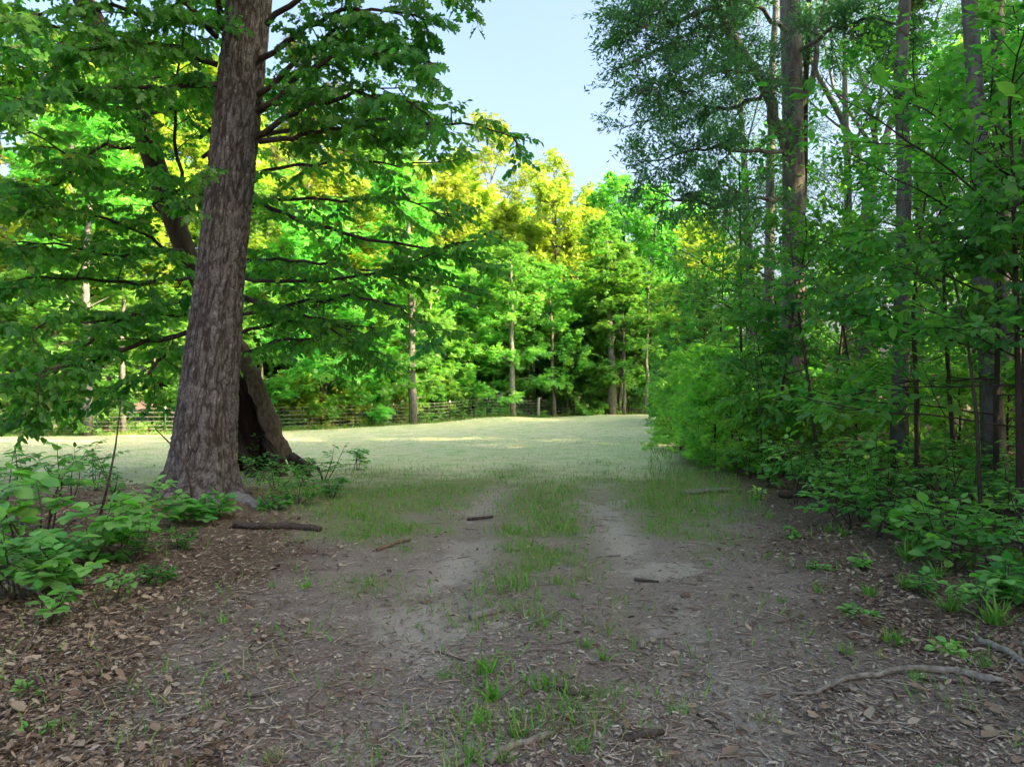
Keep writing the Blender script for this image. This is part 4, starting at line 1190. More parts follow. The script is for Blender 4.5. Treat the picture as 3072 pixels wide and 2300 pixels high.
for dx in (70, 210, 358, 490, 804, 972, 1240, 1358, 1404, 1470):
    post(dx)
post(1163, kind='wood', top=1.45)
post(850, kind='steel'); post(1052, kind='steel')
# bare slender trunks standing in the fence line
for i, (dx0, dx1, Y, wd, dyb, lab) in enumerate([
        (1109, 1104, 47.0, .38, 560, 'pale slender trunk standing before the fence next to the wooden post'),
        (1198, 1188, 49.5, .26, 600, 'thin crooked trunk in the fence line past the wooden post'),
        (1325, 1312, 50.5, .55, 520, 'thick grey trunk in a cluster at the field corner'),
        (1315, 1320, 51.0, .16, 640, 'thin light stem touching the thick grey trunk at the corner'),
        (1338, 1352, 51.5, .32, 640, 'slanting brown stem right of the thick grey trunk'),
        (1349, 1342, 50.2, .22, 560, 'upright pale stem right of the thick grey trunk'),
        (1396, 1402, 51.0, .30, 600, 'pale trunk in the fence line nearest the right bushes'),
        (893, 880, 42.5, .50, 420, 'vine-wrapped reddish trunk at the fence bend'),
        (185, 190, 31.5, .42, 300, 'broad trunk before the fence at far left of the field'),
        (160, 155, 36, .40, 250, 'tall pale trunk glimpsed through the hanging branches at left'),
        (268, 262, 33.5, .26, 500, 'slim trunk at the fence between broad trunk and big oak'),
        (910, 935, 46, .22, 560, 'slanting grey trunk right of the vine-wrapped one')]):
    b = at(dx0, 900, Y); b.z = float(gz(b.x, Y))
    e = empty('slender_tree', b); tag(e, lab, 'tree', 'trunks in the fence line')
    T = Tubes()
    top = at(dx1, dyb, Y) - b
    rr = random.Random(i)
    pts = [Vector((top.x * u + rr.gauss(0, .05) * (0 < u < 1), rr.gauss(0, .05), top.z * u - .15 * (u == 0))) for u in np.linspace(0, 1, 9)]
    T.add(pts, np.linspace(wd / 2 * 1.1, wd / 2 * .45, 9), 9)
    for j in range(6):
        p, d = lerp_poly(pts, rr.uniform(.3, .95)); a = rr.random() * 6.28
        T.add(curve_pts(p, (math.cos(a), math.sin(a), .5), rr.uniform(.8, 2.4), 5, .1, .1, rr), np.linspace(.03, .006, 6), 5)
    link('trunk', T.mesh('slender_trunk', M['bark_pale'] if i not in (4, 7, 8, 9, 10) else M['bark_pine']), e)
    c = link('crown', PROTO['edge'][1], e); s_ = top.z / 10.5
    c.scale = (s_ * .75, s_ * .75, s_ * .6); c.location = (top.x, 0, top.z - s_ * 3.9); c.rotation_euler = (0, 0, i * 1.3)

def stick_obj(name, label, pts, rads, mat, k=8, group=None, cat='stick', extra=()):
    T = Tubes(); T.add(pts, rads, k)
    for e_, r_ in extra: T.add(e_, r_, 6)
    o = link(name, T.mesh(name, M[mat]))
    return tag(o, label, cat, group)

p0, p1 = at(1336, 893, 52.5), at(1425, 890, 52.5)
stick_obj('fallen_log', 'pale fallen log lying behind the fence at the field corner', [Vector((p0.x, p0.y, float(gz(p0.x, p0.y)) + .28)), Vector(((p0.x + p1.x) / 2, 52.4, .3)), Vector((p1.x, p1.y, .33))], [.26, .3, .27], 'bark_pale', 12, cat='log')

# ------------------------------------------------------------------ saplings with single leaves
def sapling(name, base, h, label, group, kind='ovate', mat='leaf_under', n_stem=3, lsize=(.08, .14), n_pair=6, seed=0, cat='plant', lean=(0, 0), fan=.6, side=3, cap=300):
    rs = random.Random(seed)
    e = empty(name, base); tag(e, label, cat, group)
    T = Tubes(); LV = []
    for s_ in range(n_stem):
        a = rs.random() * 6.28
        st = curve_pts((rs.gauss(0, .03), rs.gauss(0, .03), -.03), (math.cos(a) * fan * rs.random() + lean[0], math.sin(a) * fan * rs.random() + lean[1], 1), h * rs.uniform(.7, 1.1), 6, -.1, .10, rs)
        T.add(st, np.linspace(.005 + .006 * h, .002, 7), 5)
        brs = [(st, .45)]
        for b_ in range(side):
            p, d = lerp_poly(st, rs.uniform(.3, .95)); a2 = rs.random() * 6.28
            br = curve_pts(p, (math.cos(a2), math.sin(a2), rs.uniform(.0, .6)), h * rs.uniform(.25, .5), 4, -.35, .10, rs)
            T.add(br, np.linspace(.004, .0018, 5), 4)
            brs.append((br, .15))
        for br, t0 in brs:
            for q_ in range(n_pair):
                t = t0 + (1 - t0) * (q_ + .6) / n_pair
                p, d = lerp_poly(br, min(t, .999))
                for sg in ((1, -1) if q_ < n_pair - 1 else (1, -1, 0)):
                    if rs.random() < .12: continue
                    sd_ = perp(d) * sg
                    ax = (d * (.35 if sg else 1) * Vector((1, 1, .3)) + sd_ * rs.uniform(.6, 1) + Vector((0, 0, rs.gauss(-.05, .22)))).normalized()
                    LV.append((p + ax * .012, ax, Vector((rs.gauss(0, .3), rs.gauss(0, .3), 1)), rs.uniform(*lsize), rs.random()))
    link('stem', T.mesh('sapling_stem', M['stick_dark']), e)
    LV = LV[:cap]
    for lf in LV: leaf_object(e, lf, kind, mat)
    return e

# left foreground
LEFTP = [
    (70, 1215, 1.05, 'round', 'leaf_big', (.12, .19), 'big-leaved sapling at the left edge of the picture with widest leaves'),
    (190, 1235, .62, 'round', 'leaf_big', (.10, .17), 'broad-leaved sapling in front of the widest-leaved one'),
    (300, 1150, .60, 'round', 'leaf_big', (.09, .15), 'broad-leaved sapling halfway between left edge and oak base'),
    (395, 1130, .42, 'round', 'leaf_big', (.09, .14), 'broad-leaved sapling just before the oak foot'),
    (470, 1120, .35, 'round', 'leaf_big', (.09, .13), 'bright low sapling touching the oak root with pale round leaves'),
    (20, 1150, .95, 'ovate', 'leaf_under', (.08, .12), 'thin-stemmed dark sapling behind the big-leaved one at left'),
    (150, 1090, .90, 'ovate', 'leaf_under', (.07, .11), 'airy sapling silhouetted on the pale field left of oak'),
    (250, 1085, .75, 'ovate', 'leaf_under', (.07, .11), 'airy sapling with bent dark stem nearest the oak on its left'),
    (100, 1345, .28, 'round', 'leaf_big', (.06, .10), 'small seedling with yellow green leaves above the leaf litter'),
    (240, 1300, .30, 'ovate', 'leaf_big', (.06, .10), 'seedling with one long leaf at the front of the left thicket'),
    (30, 1260, .5, 'ovate', 'leaf_under', (.07, .11), 'dark sapling low at the left edge under the widest leaves'),
    (30, 1300, .75, 'round', 'leaf_big', (.10, .16), 'tall broad-leaved sapling lowest at the left edge'),
    (130, 1270, .60, 'round', 'leaf_big', (.09, .15), 'broad-leaved sapling drooping in front of the left thicket centre'),
    (255, 1205, .50, 'round', 'leaf_big', (.11, .17), 'broad-leaved sapling above the short feathery herb'),
    (110, 1160, 1.0, 'round', 'leaf_big', (.09, .15), 'tall broad-leaved sapling standing against the pale field at left'),
    (70, 1590, .10, 'round', 'leaf_big', (.035, .05), 'tiny seedling at bottom left corner among dead leaves'),
    (55, 1500, .10, 'round', 'leaf_big', (.035, .05), 'tiny seedling near the leaning dry reed'),
    (210, 1060, .7, 'ovate', 'leaf_under', (.06, .10), 'fine-leaved sapling at the field edge left of the oak'),
    (60, 1060, .8, 'ovate', 'leaf_under', (.07, .11), 'fine-leaved sapling at the field edge by the picture edge'),
]
for i, (dx, dy, h, kind, mat, ls, lab) in enumerate(LEFTP):
    sapling('sapling', on_ground(dx, dy), h, lab, 'saplings of the left thicket', kind, mat, 3 if h > .2 else 2, ls, 5 if h > .3 else 3, 300 + i, side=3 if h > .3 else 1, fan=.8)
# low feathery herb
for i, (dx, dy, h, lab) in enumerate([(300, 1215, .38, 'low feathery green herb in front of the left thicket'), (390, 1185, .32, 'low feathery green herb nearest the oak'), (200, 1190, .38, 'low feathery herb under the broad-leaved sapling'), (340, 1260, .22, 'short feathery herb spilling onto the leaf litter')]):
    sapling('herb', on_ground(dx, dy), h, lab, 'feathery herbs of the left thicket', 'ovate', 'leaf_vivid', 6, (.025, .045), 7, 340 + i, fan=1.3, side=5, cap=300)
# plants around the hollow tree
HOLP = [(565, 1040, .65, 'leafy sapling hiding the foot of the hollow tree'), (600, 1060, .55, 'leafy sapling before the weathered strut'), (650, 1050, .55, 'leafy sapling before the bark slab'), (700, 1040, .75, 'airy sapling right of the bark slab'),
        (770, 1015, .6, 'sapling on the grass right of hollow tree, outermost one'), (640, 1090, .4, 'low leafy plant right of the oak root'), (720, 1075, .35, 'low leafy plant on the litter between oak and grass'), (590, 1100, .3, 'low yellowish plant at the oak root'), (545, 1020, .8, 'dark leaved sapling in the hollow mouth')]
for i, (dx, dy, h, lab) in enumerate(HOLP):
    sapling('sapling', on_ground(dx, dy), h, lab, 'saplings around the hollow tree', 'ovate', 'leaf_under', 4, (.06, .11), 5, 400 + i, side=3, fan=.9, cap=150)

# right undergrowth
RP = []
rng = random.Random(404)
tries = 0
while len(RP) < 98 and tries < 4000:
    tries += 1
    dx = rng.uniform(1560, 2230); dy = rng.uniform(1000, 1345)
    lim = 1014 + (dx - 1560) * .47
    if dy > lim or dy < lim - 280: continue
    p = on_ground(dx, dy)
    if any((p.x - a.x) ** 2 + (p.y - a.y) ** 2 < .11 for a, _, _ in RP): continue
    RP.append((p, dx, dy))
RP.sort(key=lambda t: -t[0].y)
for i, (p, dx, dy) in enumerate(RP):
    h = rng.uniform(.35, .95) * (1.25 if p.y > 8 else .85)
    kind = rng.choice(['ovate', 'round', 'ovate'])
    sapling('undergrowth_plant', p, h, '%s-leaved plant of the right undergrowth, %s counted from back to front' % ('round' if kind == 'round' else 'pointed', ORD[i]), 'plants of the right undergrowth', kind, rng.choice(['leaf_under', 'leaf_big', 'leaf_big', 'leaf_big']), rng.choice([3, 4]), (.08, .15), 5, 500 + i, side=3, fan=1.1, cap=70)
for i, (dx, dy, h, lab) in enumerate([(1990, 1290, .22, 'seedling with yellowing leaf at the lower right litter'), (2110, 1330, .3, 'leafy seedling at the right edge above the bleached stick'), (2180, 1300, .35, 'broad-leaved seedling cut by the right edge'), (2060, 1230, .35, 'big grey-green leaf plant at the front of right undergrowth'),
                                      (1870, 1230, .16, 'tiny seedling on the right litter before the undergrowth'), (1700, 1160, .14, 'tiny seedling on right litter near the far bend'), (1760, 1230, .12, 'tiny seedling midway on the right litter'), (2030, 1400, .12, 'tiny seedling beside the dense dark tuft'), (1850, 1330, .10, 'tiny two-leaved seedling on right litter'), (1640, 1080, .2, 'seedling by the end of the pale bare log')]):
    sapling('seedling', on_ground(dx, dy), h, lab, 'seedlings on the right litter', rng.choice(['ovate', 'round']), 'leaf_big', 3, (.04, .08) if h < .2 else (.06, .11), 3 if h < .2 else 4, 700 + i, side=2, fan=1.2, cap=40)
# dark-stemmed sapling and slim stems on the right
def stem_tree(label, path, r0, seed, limbs=5, leaves=True, mat='stick_dark', Yl=(.7, 1.6)):
    o = at(*path[0]); o.z = float(gz(o.x, o.y))
    rs = random.Random(seed)
    e = empty('sapling_tree', o); tag(e, label, 'tree', 'slim stems on the right')
    pts = [Vector((0, 0, -.05))] + [at(*c) - o for c in path[1:]]
    T = Tubes(); T.add(pts, np.linspace(r0, r0 * .3, len(pts)), 8)
    LV = []
    for i in range(limbs):
        t = rs.uniform(.35, .97); p, d = lerp_poly(pts, t); a = rs.random() * 6.28
        lb = curve_pts(p, (math.cos(a), math.sin(a), .7), rs.uniform(*Yl), 4, .0, .08, rs)
        leafy_limb(T, lb, r0 * .35, rs, LV, subs=7, sub_len=(.3, .7), twigs=4, leaves=5, lsize=(.09, .15))
    link('stem', T.mesh('slim_stem', M[mat]), e)
    hang_leaves(e, LV, 'ovate', 'leaf_under', 120, crown='foliage', origin=o)
stem_tree('dark-stemmed young tree spreading branches before the grey pine trunk', [(1982, 1010, 9.5), (1980, 860, 9.5), (1976, 760, 9.5), (1972, 660, 9.6), (1985, 540, 9.6), (2000, 420, 9.7)], .04, 1, 6)
stem_tree('young tree with thin trunk cut by the right edge of the picture', [(2208, 1080, 7.6), (2211, 900, 7.6), (2212, 700, 7.7), (2214, 500, 7.8), (2210, 300, 8)], .03, 2, 7)
stem_tree('thin leaning stem right of the willow oak trunk', [(1772, 985, 12), (1750, 850, 12.2), (1728, 700, 12.4), (1712, 560, 12.6), (1700, 430, 12.8)], .035, 3, 5)
stem_tree('thin pale stem at the front edge of the right undergrowth', [(1648, 1015, 12.3), (1644, 930, 12.3), (1640, 850, 12.4), (1630, 760, 12.5)], .022, 4, 4, Yl=(.4, .9))
stem_tree('slender stem in front of the bright bush', [(1668, 1000, 13), (1662, 880, 13), (1640, 760, 13.2), (1622, 640, 13.4)], .022, 5, 5, Yl=(.4, 1.0))
stem_tree('young tree arching over the right undergrowth near the corner', [(2120, 1090, 7.2), (2110, 900, 7.4), (2090, 740, 7.6), (2060, 600, 7.9), (2000, 500, 8.2)], .022, 6, 7)

# ------------------------------------------------------------------ sticks and logs on the track
def gpt(dx, dy, up=.012):
    p = on_ground(dx, dy); p.z = float(gz(p.x, p.y)) + up; return p
def lying(name, label, path, r0, r1, mat, k=8, cat='stick', fork=None):
    pts = [gpt(x, y, max(r0, r1) * .7) for x, y in path]
    fine = []
    rs = random.Random(len(label) * 7 + int(path[0][0]))
    for i in range(len(pts) - 1):
        for u in (0, .34, .67): fine.append(pts[i].lerp(pts[i + 1], u) + Vector((rs.gauss(0, r0 * .3), rs.gauss(0, r0 * .3), abs(rs.gauss(0, r0 * .2)))))
    fine.append(pts[-1])
    ex = []
    for f in fork or []:
        fp = [gpt(x, y, .01) for x, y in f]
        ex.append((fp, np.linspace(r1 * 1.2, .003, len(fp))))
    rad = np.linspace(r0, r1, len(fine)) * np.array([1 + rs.gauss(0, .07) for _ in fine])
    return stick_obj(name, label, fine, rad, mat, k, 'sticks on the ground', cat, ex)
lying('log', 'short cut log with peeling bark in the middle of the track', [(1017, 1340), (1052, 1330), (1088, 1320)], .030, .026, 'stick_grey', 10, 'log')
lying('stick', 'thick pale barked stick at the bottom centre among grass', [(1058, 1650), (1095, 1622), (1140, 1608), (1200, 1588)], .020, .014, 'stick_grey')
lying('stick', 'dark straight stick before the clumps of grass in mid track', [(1198, 1488), (1235, 1500), (1272, 1508)], .015, .011, 'stick_dark')
lying('stick', 'reddish stick on the grassy left side of the track', [(815, 1190), (850, 1178), (886, 1168)], .020, .013, 'stick_red')
lying('branch', 'long dark rotten branch lying right of the oak root', [(505, 1140), (570, 1143), (630, 1142), (692, 1148)], .045, .035, 'stick_dark', cat='branch')
lying('log', 'pale bare log at the edge of right undergrowth', [(1472, 1069), (1530, 1066), (1592, 1062)], .045, .038, 'stick_grey', 10, 'log')
lying('log', 'dark log under the leaves of the right undergrowth', [(1690, 1076), (1770, 1072), (1855, 1072)], .06, .05, 'stick_dark', 10, 'log')
lying('branch', 'long crooked grey branch reaching into the track from lower right', [(2168, 1482), (2060, 1455), (1980, 1452), (1900, 1462), (1830, 1472), (1760, 1502), (1690, 1508)], .024, .007, 'stick_grey', cat='branch', fork=[[(1900, 1462), (1850, 1466), (1810, 1466)], [(1790, 1490), (1760, 1492), (1730, 1512)]])
lying('stick', 'thick bleached stick at the right edge of the picture', [(2110, 1385), (2160, 1405), (2215, 1440)], .024, .02, 'stick_grey')
lying('stick', 'slender dark stick lying along the long crooked branch', [(2170, 1500), (2090, 1478), (2000, 1470)], .010, .005, 'stick_dark')
lying('stick', 'forked thin twig right of the short cut log', [(1082, 1366), (1130, 1350), (1180, 1336), (1212, 1325)], .008, .005, 'stick_grey', fork=[[(1180, 1336), (1210, 1318), (1245, 1318)], [(1180, 1336), (1215, 1352)]])
lying('stick', 'thin black twig left of the mid-track grass', [(945, 1408), (975, 1420), (1005, 1428)], .007, .004, 'stick_dark')
lying('stick', 'short thick dark stick near bottom right of centre', [(1340, 1600), (1385, 1596), (1432, 1585)], .018, .014, 'stick_dark')
lying('stick', 'bent dark twig below the grassy tuft in right rut', [(1508, 1545), (1540, 1565), (1560, 1590)], .007, .005, 'stick_dark')
lying('stick', 'grey twig on the left litter edge', [(543, 1412), (572, 1395), (602, 1378)], .008, .005, 'stick_grey')
lying('stick', 'dark twig flat on bare soil in left rut', [(524, 1506), (565, 1504), (605, 1497)], .007, .005, 'stick_dark')
lying('stick', 'curved grey root-like stick at lower left of track', [(370, 1560), (420, 1540), (460, 1505), (485, 1460)], .010, .006, 'stick_grey')
lying('stick', 'pale long stick poking out of the left thicket', [(-10, 1248), (50, 1268), (120, 1302)], .012, .008, 'stick_grey')
lying('stick', 'dark stick at the bottom left corner', [(-10, 1580), (40, 1596), (80, 1608)], .014, .010, 'stick_dark')
lying('stick', 'thin grey twig right of the right rut', [(1740, 1405), (1775, 1425), (1830, 1440)], .007, .004, 'stick_grey')
lying('stick', 'short twig above the long crooked branch', [(1815, 1410), (1840, 1428)], .008, .006, 'stick_dark')
lying('stick', 'thin twig at lower right below the crooked branch', [(1880, 1580), (1960, 1588), (2060, 1575)], .007, .004, 'stick_dark')
lying('stick', 'grey broken stick in the middle grass strip far along the track', [(1290, 1205), (1340, 1200)], .010, .007, 'stick_grey')
lying('stick', 'small brown stick by the sandy patch of left rut', [(1010, 1125), (1065, 1118)], .022, .016, 'stick_dark')
lying('bark_piece', 'flat dark bark piece on the sandy patch of right rut', [(1370, 1254), (1395, 1256), (1422, 1258)], .014, .010, 'stick_dark', cat='bark')
lying('bark_piece', 'pale stubby wood piece in the right rut', [(1383, 1402), (1395, 1390), (1402, 1384)], .015, .013, 'stick_grey', cat='wood')
lying('bark_piece', 'round brown wood lump in the right rut beyond the pale stub', [(1474, 1292), (1488, 1288)], .016, .014, 'stick_red', cat='wood')
lying('bark_piece', 'tan wood chunk in left rut', [(760, 1470), (778, 1456)], .014, .012, 'stick_grey', cat='wood')
lying('bark_piece', 'dark clod-like wood lump right of the right rut', [(1800, 1494), (1835, 1492)], .012, .012, 'stick_dark', cat='wood')
# dry reed leaning up out of the litter
p = gpt(12, 1490); 
stick_obj('reed', 'thin pale dry reed leaning up at the left edge', [p, p + Vector((.05, .02, .12)), p + Vector((.13, .06, .30))], [.003, .003, .002], 'stick_grey', 5, None, 'reed')
# dead bent twigs in the left thicket
for i, (path, lab) in enumerate([([(420, 1075, 8.6), (405, 1010, 8.6), (370, 960, 8.6), (335, 925, 8.6)], 'bare dark bent stem standing just left of the oak'),
                                 ([(215, 1120, 8), (235, 1040, 8), (250, 960, 8), (262, 860, 8)], 'bare dark upright stem crossing the pale field at left')]):
    o = at(*path[0]); o.z = float(gz(o.x, o.y))
    stick_obj('bare_stem', lab, [o] + [at(*c) for c in path[1:]], np.linspace(.016, .007, len(path)), 'stick_dark', 7, 'bare stems', 'stem')

# ------------------------------------------------------------------ single fallen leaves and grass tufts
rng = random.Random(55)
FL = [(800, 1468), (280, 1425), (262, 1430), (340, 1590), (380, 1480), (690, 1490), (1620, 1590), (1790, 1530), (1760, 1545), (1720, 1590), (2110, 1580), (2120, 1600), (200, 1355), (250, 1370), (330, 1385), (500, 1450), (540, 1600), (150, 1480), (90, 1420),
      (60, 1545), (180, 1620), (250, 1560), (430, 1620), (2010, 1500), (2060, 1530), (2160, 1550), (1950, 1380), (2080, 1360), (1990, 1330), (420, 1400), (100, 1630), (300, 1520), (1880, 1560), (1560, 1640), (980, 1560)]
FL.sort(key=lambda t: -t[1]); seen_fl = {}
for i, (dx, dy) in enumerate(FL):
    p = gpt(dx, dy, .02)
    a = rng.random() * 6.28
    me = leaf_mesh('fallen_leaf', [(0, 0, 0)], [(math.cos(a), math.sin(a), rng.gauss(0, .15))], [(rng.gauss(0, .25), rng.gauss(0, .25), 1)], [rng.uniform(.07, .12)], 'curl', M['litter'], np.array([rng.uniform(.3, .8)]))
    o = link('fallen_leaf', me); o.location = p
    zone = 'left litter' if dx < 600 else 'right litter' if dx > 1500 else 'bare track'
    seen_fl[zone] = seen_fl.get(zone, 0) + 1
    tag(o, 'curled brown fallen leaf on the %s, %s from the bottom of the picture' % (zone, ORD[seen_fl[zone] - 1]), 'leaf', 'loose fallen leaves')

def tuft(dx, dy, label, n=22, h=(.06, .16), tint=(.35, 1), seed=0, wide=1.0, group='grass tufts on the track'):
    rs = np.random.default_rng(seed)
    p = gpt(dx, dy, -.005)
    P = np.stack([np.clip(rs.normal(0, .010 + .0004 * n, n), -.03, .03), np.clip(rs.normal(0, .010 + .0004 * n, n), -.03, .03), np.zeros(n)], 1)
    A = np.stack([rs.normal(0, .45, n), rs.normal(0, .45, n), np.ones(n)], 1)
    N = np.stack([-A[:, 0], -A[:, 1], np.zeros(n)], 1) + rs.normal(0, .3, (n, 3))
    me = leaf_mesh('grass_tuft', P, A, -N, rs.uniform(h[0], h[1], n), 'blade', M['grass'], rs.uniform(tint[0], tint[1], n), np.full(n, .9 * wide))
    o = link('grass_tuft', me); o.location = p
    return tag(o, label, 'grass tuft', group)
TUFTS = [(1050, 1450, 'broad-bladed tuft at the left of the mid-track clump', 20, (.10, .2), 1.6), (1060, 1510, 'broad-bladed grass tuft lower in the mid-track clump', 26, (.10, .2), 1.6), (1040, 1560, 'spreading grass tuft below the mid-track clump', 18, (.08, .18), 1.5),
         (1170, 1490, 'bright grass tuft above the dark straight stick', 24, (.08, .18), 1.6), (1140, 1470, 'small tuft between the two mid-track clumps', 14, (.06, .13), 1.2), (1305, 1425, 'spreading broad-bladed tuft right of mid track', 14, (.09, .16), 2.2),
         (1265, 1395, 'thin grass tuft in the middle strip before the spreading one', 30, (.07, .14), .8), (1460, 1540, 'fine dense tuft in the right rut', 60, (.06, .12), .6), (1120, 1590, 'green tuft beside the pale barked stick', 22, (.07, .14), 1.4), (1020, 1640, 'upright tuft at the bottom edge left of the pale stick', 14, (.1, .16), 1.2),
         (1080, 1640, 'upright tuft at the bottom edge by the pale stick end', 16, (.1, .17), 1.2), (1250, 1620, 'dense fine tuft at bottom centre', 60, (.06, .13), .7), (1430, 1640, 'dry fine tuft at the bottom right of centre', 50, (.05, .1), .6), (485, 1345, 'lone upright tuft on the left litter', 12, (.1, .17), 1.2),
         (480, 1385, 'short tuft under the lone upright one', 10, (.05, .1), 1.2), (660, 1270, 'pale tuft on the left edge of the track', 24, (.1, .18), .8), (590, 1270, 'green tuft at litter edge left of the pale one', 16, (.08, .14), .9), (900, 1355, 'flat tuft on the left sandy patch', 24, (.04, .08), .8), (960, 1460, 'flattened yellow green tuft left of the mid-track clump', 50, (.05, .1), .7),
         (1530, 1220, 'small tuft at right end of the right sandy patch', 30, (.05, .11), .7), (1410, 1135, 'small tuft in the right rut far along', 36, (.06, .12), .8), (1820, 1160, 'bright tuft at the front of the right undergrowth', 30, (.12, .26), 1.2), (1790, 1150, 'bright tuft left of another at the right undergrowth', 26, (.12, .24), 1.2), (1930, 1390, 'dense dark tuft before the crooked branch', 60, (.08, .18), .9),
         (1900, 1420, 'dry tuft left of the dense dark one', 26, (.06, .12), .7), (1980, 1470, 'green tuft growing through the crooked branch', 40, (.06, .14), .9), (1660, 1120, 'tuft beside the pale bare log', 22, (.1, .2), 1.0), (1690, 1300, 'thin tuft on the litter right of the right rut', 26, (.07, .14), .8), (1960, 1270, 'tall tuft at the foot of the right undergrowth', 36, (.14, .28), 1.1), (2020, 1250, 'tall tuft deeper at the foot of right undergrowth', 40, (.16, .3), 1.1),
         (2100, 1290, 'tall dark tuft near the right edge', 44, (.16, .3), 1.0), (1750, 1370, 'single clover-like tuft on bare soil', 8, (.05, .08), 2.4), (1240, 1290, 'green tuft by the middle strip twigs', 20, (.05, .11), 1.2), (1150, 1230, 'low tuft in middle strip beyond the log', 36, (.05, .11), .8), (1210, 1140, 'leafy tuft in the middle strip far along', 46, (.06, .13), .9), (1100, 1190, 'low tuft left of the middle strip', 36, (.05, .1), .8),
         (1640, 1560, 'dry straw tuft in the right foreground', 36, (.05, .1), .6), (590, 1640, 'dry straw tuft at bottom left of the track', 50, (.06, .12), .6), (1650, 1290, 'straw tuft in the right rut margin', 36, (.05, .1), .6), (880, 1190, 'green tuft right of the reddish stick', 26, (.06, .13), .9), (790, 1160, 'green tuft above the reddish stick', 30, (.07, .14), .9), (2130, 1440, 'upright green tuft by the bleached stick', 12, (.1, .18), 1.0)]
TUFTS += [(2150, 1350, 'tall green tuft by the right edge below the seedlings', 40, (.2, .4), .9), (2050, 1320, 'green tuft on lower right litter', 36, (.16, .34), .9), (1880, 1290, 'thin green tuft on right litter midway', 30, (.12, .26), .8), (2190, 1240, 'tall rank tuft cut by the right edge', 50, (.25, .5), .9), (1770, 1280, 'sparse tuft on right litter nearer the track', 24, (.1, .2), .8),
          (1960, 1210, 'tall rank tuft between the round-leaved plants', 40, (.22, .42), .9), (1830, 1410, 'small green tuft between the twigs right of the track', 18, (.08, .16), .9)]
for i, (dx, dy, lab, n, h, wd) in enumerate(TUFTS):
    dry = 'dry' in lab or 'straw' in lab
    tuft(dx, dy, lab, int(n * 1.5), (h[0] * .55, h[1] * .7), (0, .35) if dry else (.3, 1), 900 + i, wd * .8)

# ------------------------------------------------------------------ loose cover: litter, chips, twigs, grass
def scatter(n, ymin, ymax, umin=-.80, umax=.80, pw=1.0):
    """points spread evenly over the view of the ground, plus a margin at the sides"""
    a = RNG.random(n)
    y = 1 / (1 / ymin + a ** pw * (1 / ymax - 1 / ymin))
    x = RNG.uniform(umin, umax, n) * y
    return x, y
def rnd_flat(n, tilt=.35):
    a = RNG.random(n) * 6.283
    A = np.stack([np.cos(a), np.sin(a), RNG.normal(0, tilt * .6, n)], 1)
    N = np.stack([RNG.normal(0, tilt, n), RNG.normal(0, tilt, n), np.ones(n)], 1)
    return A, N
def mic(x, y):
    return ((fbm(x * 9, y * 9, seed=41) - .5) * .030 + (fbm(x * 28, y * 28, octv=3, seed=43) - .5) * .016) * sstep(22, 8, np.abs(y) + np.abs(x) * .3)

x, y = scatter(190000, 1.7, 18, -.95, .95)
l_, g_, f_, s_ = zones(x, y)
drift = fbm(x * 1.6, y * 1.6, seed=88)
keep = RNG.random(len(x)) < np.clip(l_ * (.35 + 1.1 * sstep(.35, .62, drift)) * .95 + .03 * (1 - f_) * (1 - s_), 0, 1) * (1 - .6 * g_)
x, y = x[keep], y[keep]
A, N = rnd_flat(len(x), .6)
P = np.stack([x, y, gz(x, y) + mic(x, y) + .006 + RNG.random(len(x)) * .015], 1)
me = leaf_mesh('leaf_litter', P, A, N, (.010 + .054 * RNG.random(len(x)) ** 2.8) * (1 + .035 * y), 'curl', M['litter'], RNG.random(len(x)) ** 1.3 * .85, RNG.uniform(.35, 1.25, len(x)))
tag(link('leaf_litter', me), 'brown dead leaf litter covering the ground beside the track', 'leaf litter', kind='stuff')

x, y = scatter(230000, 1.7, 16, -.8, .8)
l_, g_, f_, s_ = zones(x, y)
keep = RNG.random(len(x)) < (.50 + .35 * sstep(.4, .62, fbm(x * 2.4, y * 2.4, seed=64)) + .25 * l_ - .25 * s_) * (1 - f_) * (1 - .4 * g_)
x, y = x[keep], y[keep]
A, N = rnd_flat(len(x), .25)
P = np.stack([x, y, gz(x, y) + mic(x, y) + .003 + RNG.random(len(x)) * .006], 1)
me = leaf_mesh('wood_chips', P, A, N, (.006 + .034 * RNG.random(len(x)) ** 2.2) * (.8 + .06 * y), 'chip', M['chips'], RNG.random(len(x)) ** 1.1, RNG.uniform(.5, 1.6, len(x)))
tag(link('wood_chips', me), 'fine bark chips and fragments strewn over the dirt track', 'chips', kind='stuff')

x, y = scatter(4200, 1.8, 13)
l_, g_, f_, s_ = zones(x, y)
keep = (f_ < .3)
T = Tubes()
for a, b_ in zip(x[keep], y[keep]):
    L_ = random.uniform(.05, .22) * (.8 + .03 * b_); th = random.random() * 6.28
    z0 = float(gz(a, b_)) + .008
    d = Vector((math.cos(th), math.sin(th), 0)) * L_
    bend = Vector((-d.y, d.x, 0)) * random.gauss(0, .15)
    T.add([Vector((a, b_, z0)), Vector((a, b_, z0 + .004)) + d * .5 + bend, Vector((a, b_, z0)) + d], [random.uniform(.0015, .004)] * 2 + [.001], 4, random.random())
tag(link('twigs', T.mesh('twigs', M['chips'])), 'thin dead twigs scattered over the track and litter', 'twigs', kind='stuff')

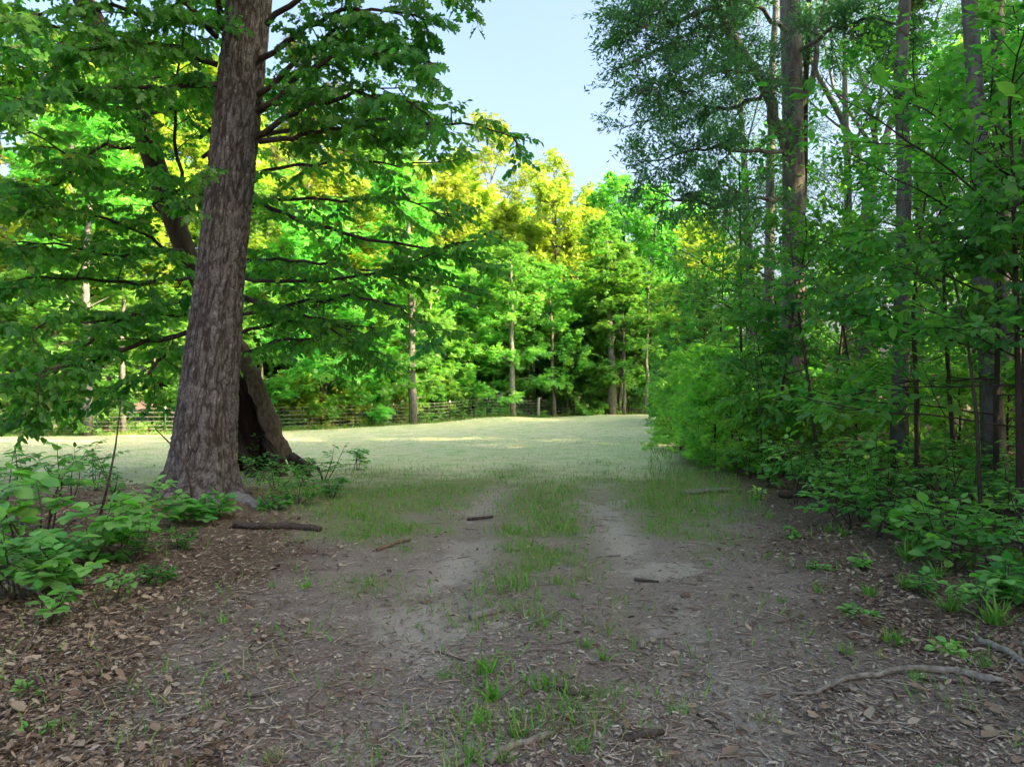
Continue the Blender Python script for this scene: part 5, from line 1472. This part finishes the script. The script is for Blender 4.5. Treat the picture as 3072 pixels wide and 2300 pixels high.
x, y = scatter(240000, 2.2, 20)
l_, g_, f_, s_ = zones(x, y)
clump = fbm(x * 2.2, y * 2.2, seed=51)
keep = RNG.random(len(x)) < np.clip(g_ * 1.0 * sstep(.34, .60, clump + .16 * g_) + .02 * (1 - f_) * (clump > .53), 0, 1)
x, y = x[keep], y[keep]; cl = clump[keep]
n = len(x)
A = np.stack([RNG.normal(0, .4, n), RNG.normal(0, .4, n), np.ones(n)], 1)
N = np.stack([-A[:, 0], -A[:, 1], np.zeros(n)], 1) + RNG.normal(0, .3, (n, 3))
P = np.stack([x, y, gz(x, y) + mic(x, y) - .004], 1)
me = leaf_mesh('grass', P, A, -N, RNG.uniform(.04, .12, n) * (.5 + 1.0 * cl), 'blade', M['grass'], np.clip(RNG.random(n) * .9 + .25 * (cl - .5), 0, 1), RNG.uniform(.6, 1.2, n) * (.5 + .05 * y))
tag(link('grass', me), 'short green grass at the near edge of the field and between the ruts', 'grass', kind='stuff')

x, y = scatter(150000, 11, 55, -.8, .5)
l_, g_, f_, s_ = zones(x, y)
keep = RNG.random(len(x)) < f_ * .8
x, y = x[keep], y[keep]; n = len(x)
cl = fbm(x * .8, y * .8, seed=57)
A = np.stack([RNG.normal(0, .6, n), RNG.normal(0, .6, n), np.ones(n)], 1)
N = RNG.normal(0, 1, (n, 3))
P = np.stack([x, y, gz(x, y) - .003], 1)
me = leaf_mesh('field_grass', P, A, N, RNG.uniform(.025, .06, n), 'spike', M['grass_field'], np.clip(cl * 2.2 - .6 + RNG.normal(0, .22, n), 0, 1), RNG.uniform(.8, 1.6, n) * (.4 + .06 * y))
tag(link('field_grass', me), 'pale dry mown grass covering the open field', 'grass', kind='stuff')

# rank grass along the fence and under the right bushes
x, y = scatter(26000, 9, 52, -.85, .85)
fy = fence_y(x)
keep = ((np.abs(y - fy + .3) < .8) | ((x > field_right(y) - .8) & (x < field_right(y) + .8) & (y < 40))) 
x2 = RNG.uniform(-34, 14, 12000); y2 = fence_y(x2) - .1 + RNG.normal(0, .35, 12000)
x = np.concatenate([x[keep], x2]); y = np.concatenate([y[keep], y2]); n = len(x)
A = np.stack([RNG.normal(0, .35, n), RNG.normal(0, .35, n), np.ones(n)], 1)
me = leaf_mesh('rank_grass', np.stack([x, y, gz(x, y) - .01], 1), A, RNG.normal(0, 1, (n, 3)), RNG.uniform(.10, .32, n), 'spike', M['grass'], RNG.random(n) * .8, RNG.uniform(.4, .9, n) * (.4 + .03 * y))
tag(link('rank_grass', me), 'uncut grass fringe along the fence foot and bush edge', 'grass', kind='stuff')
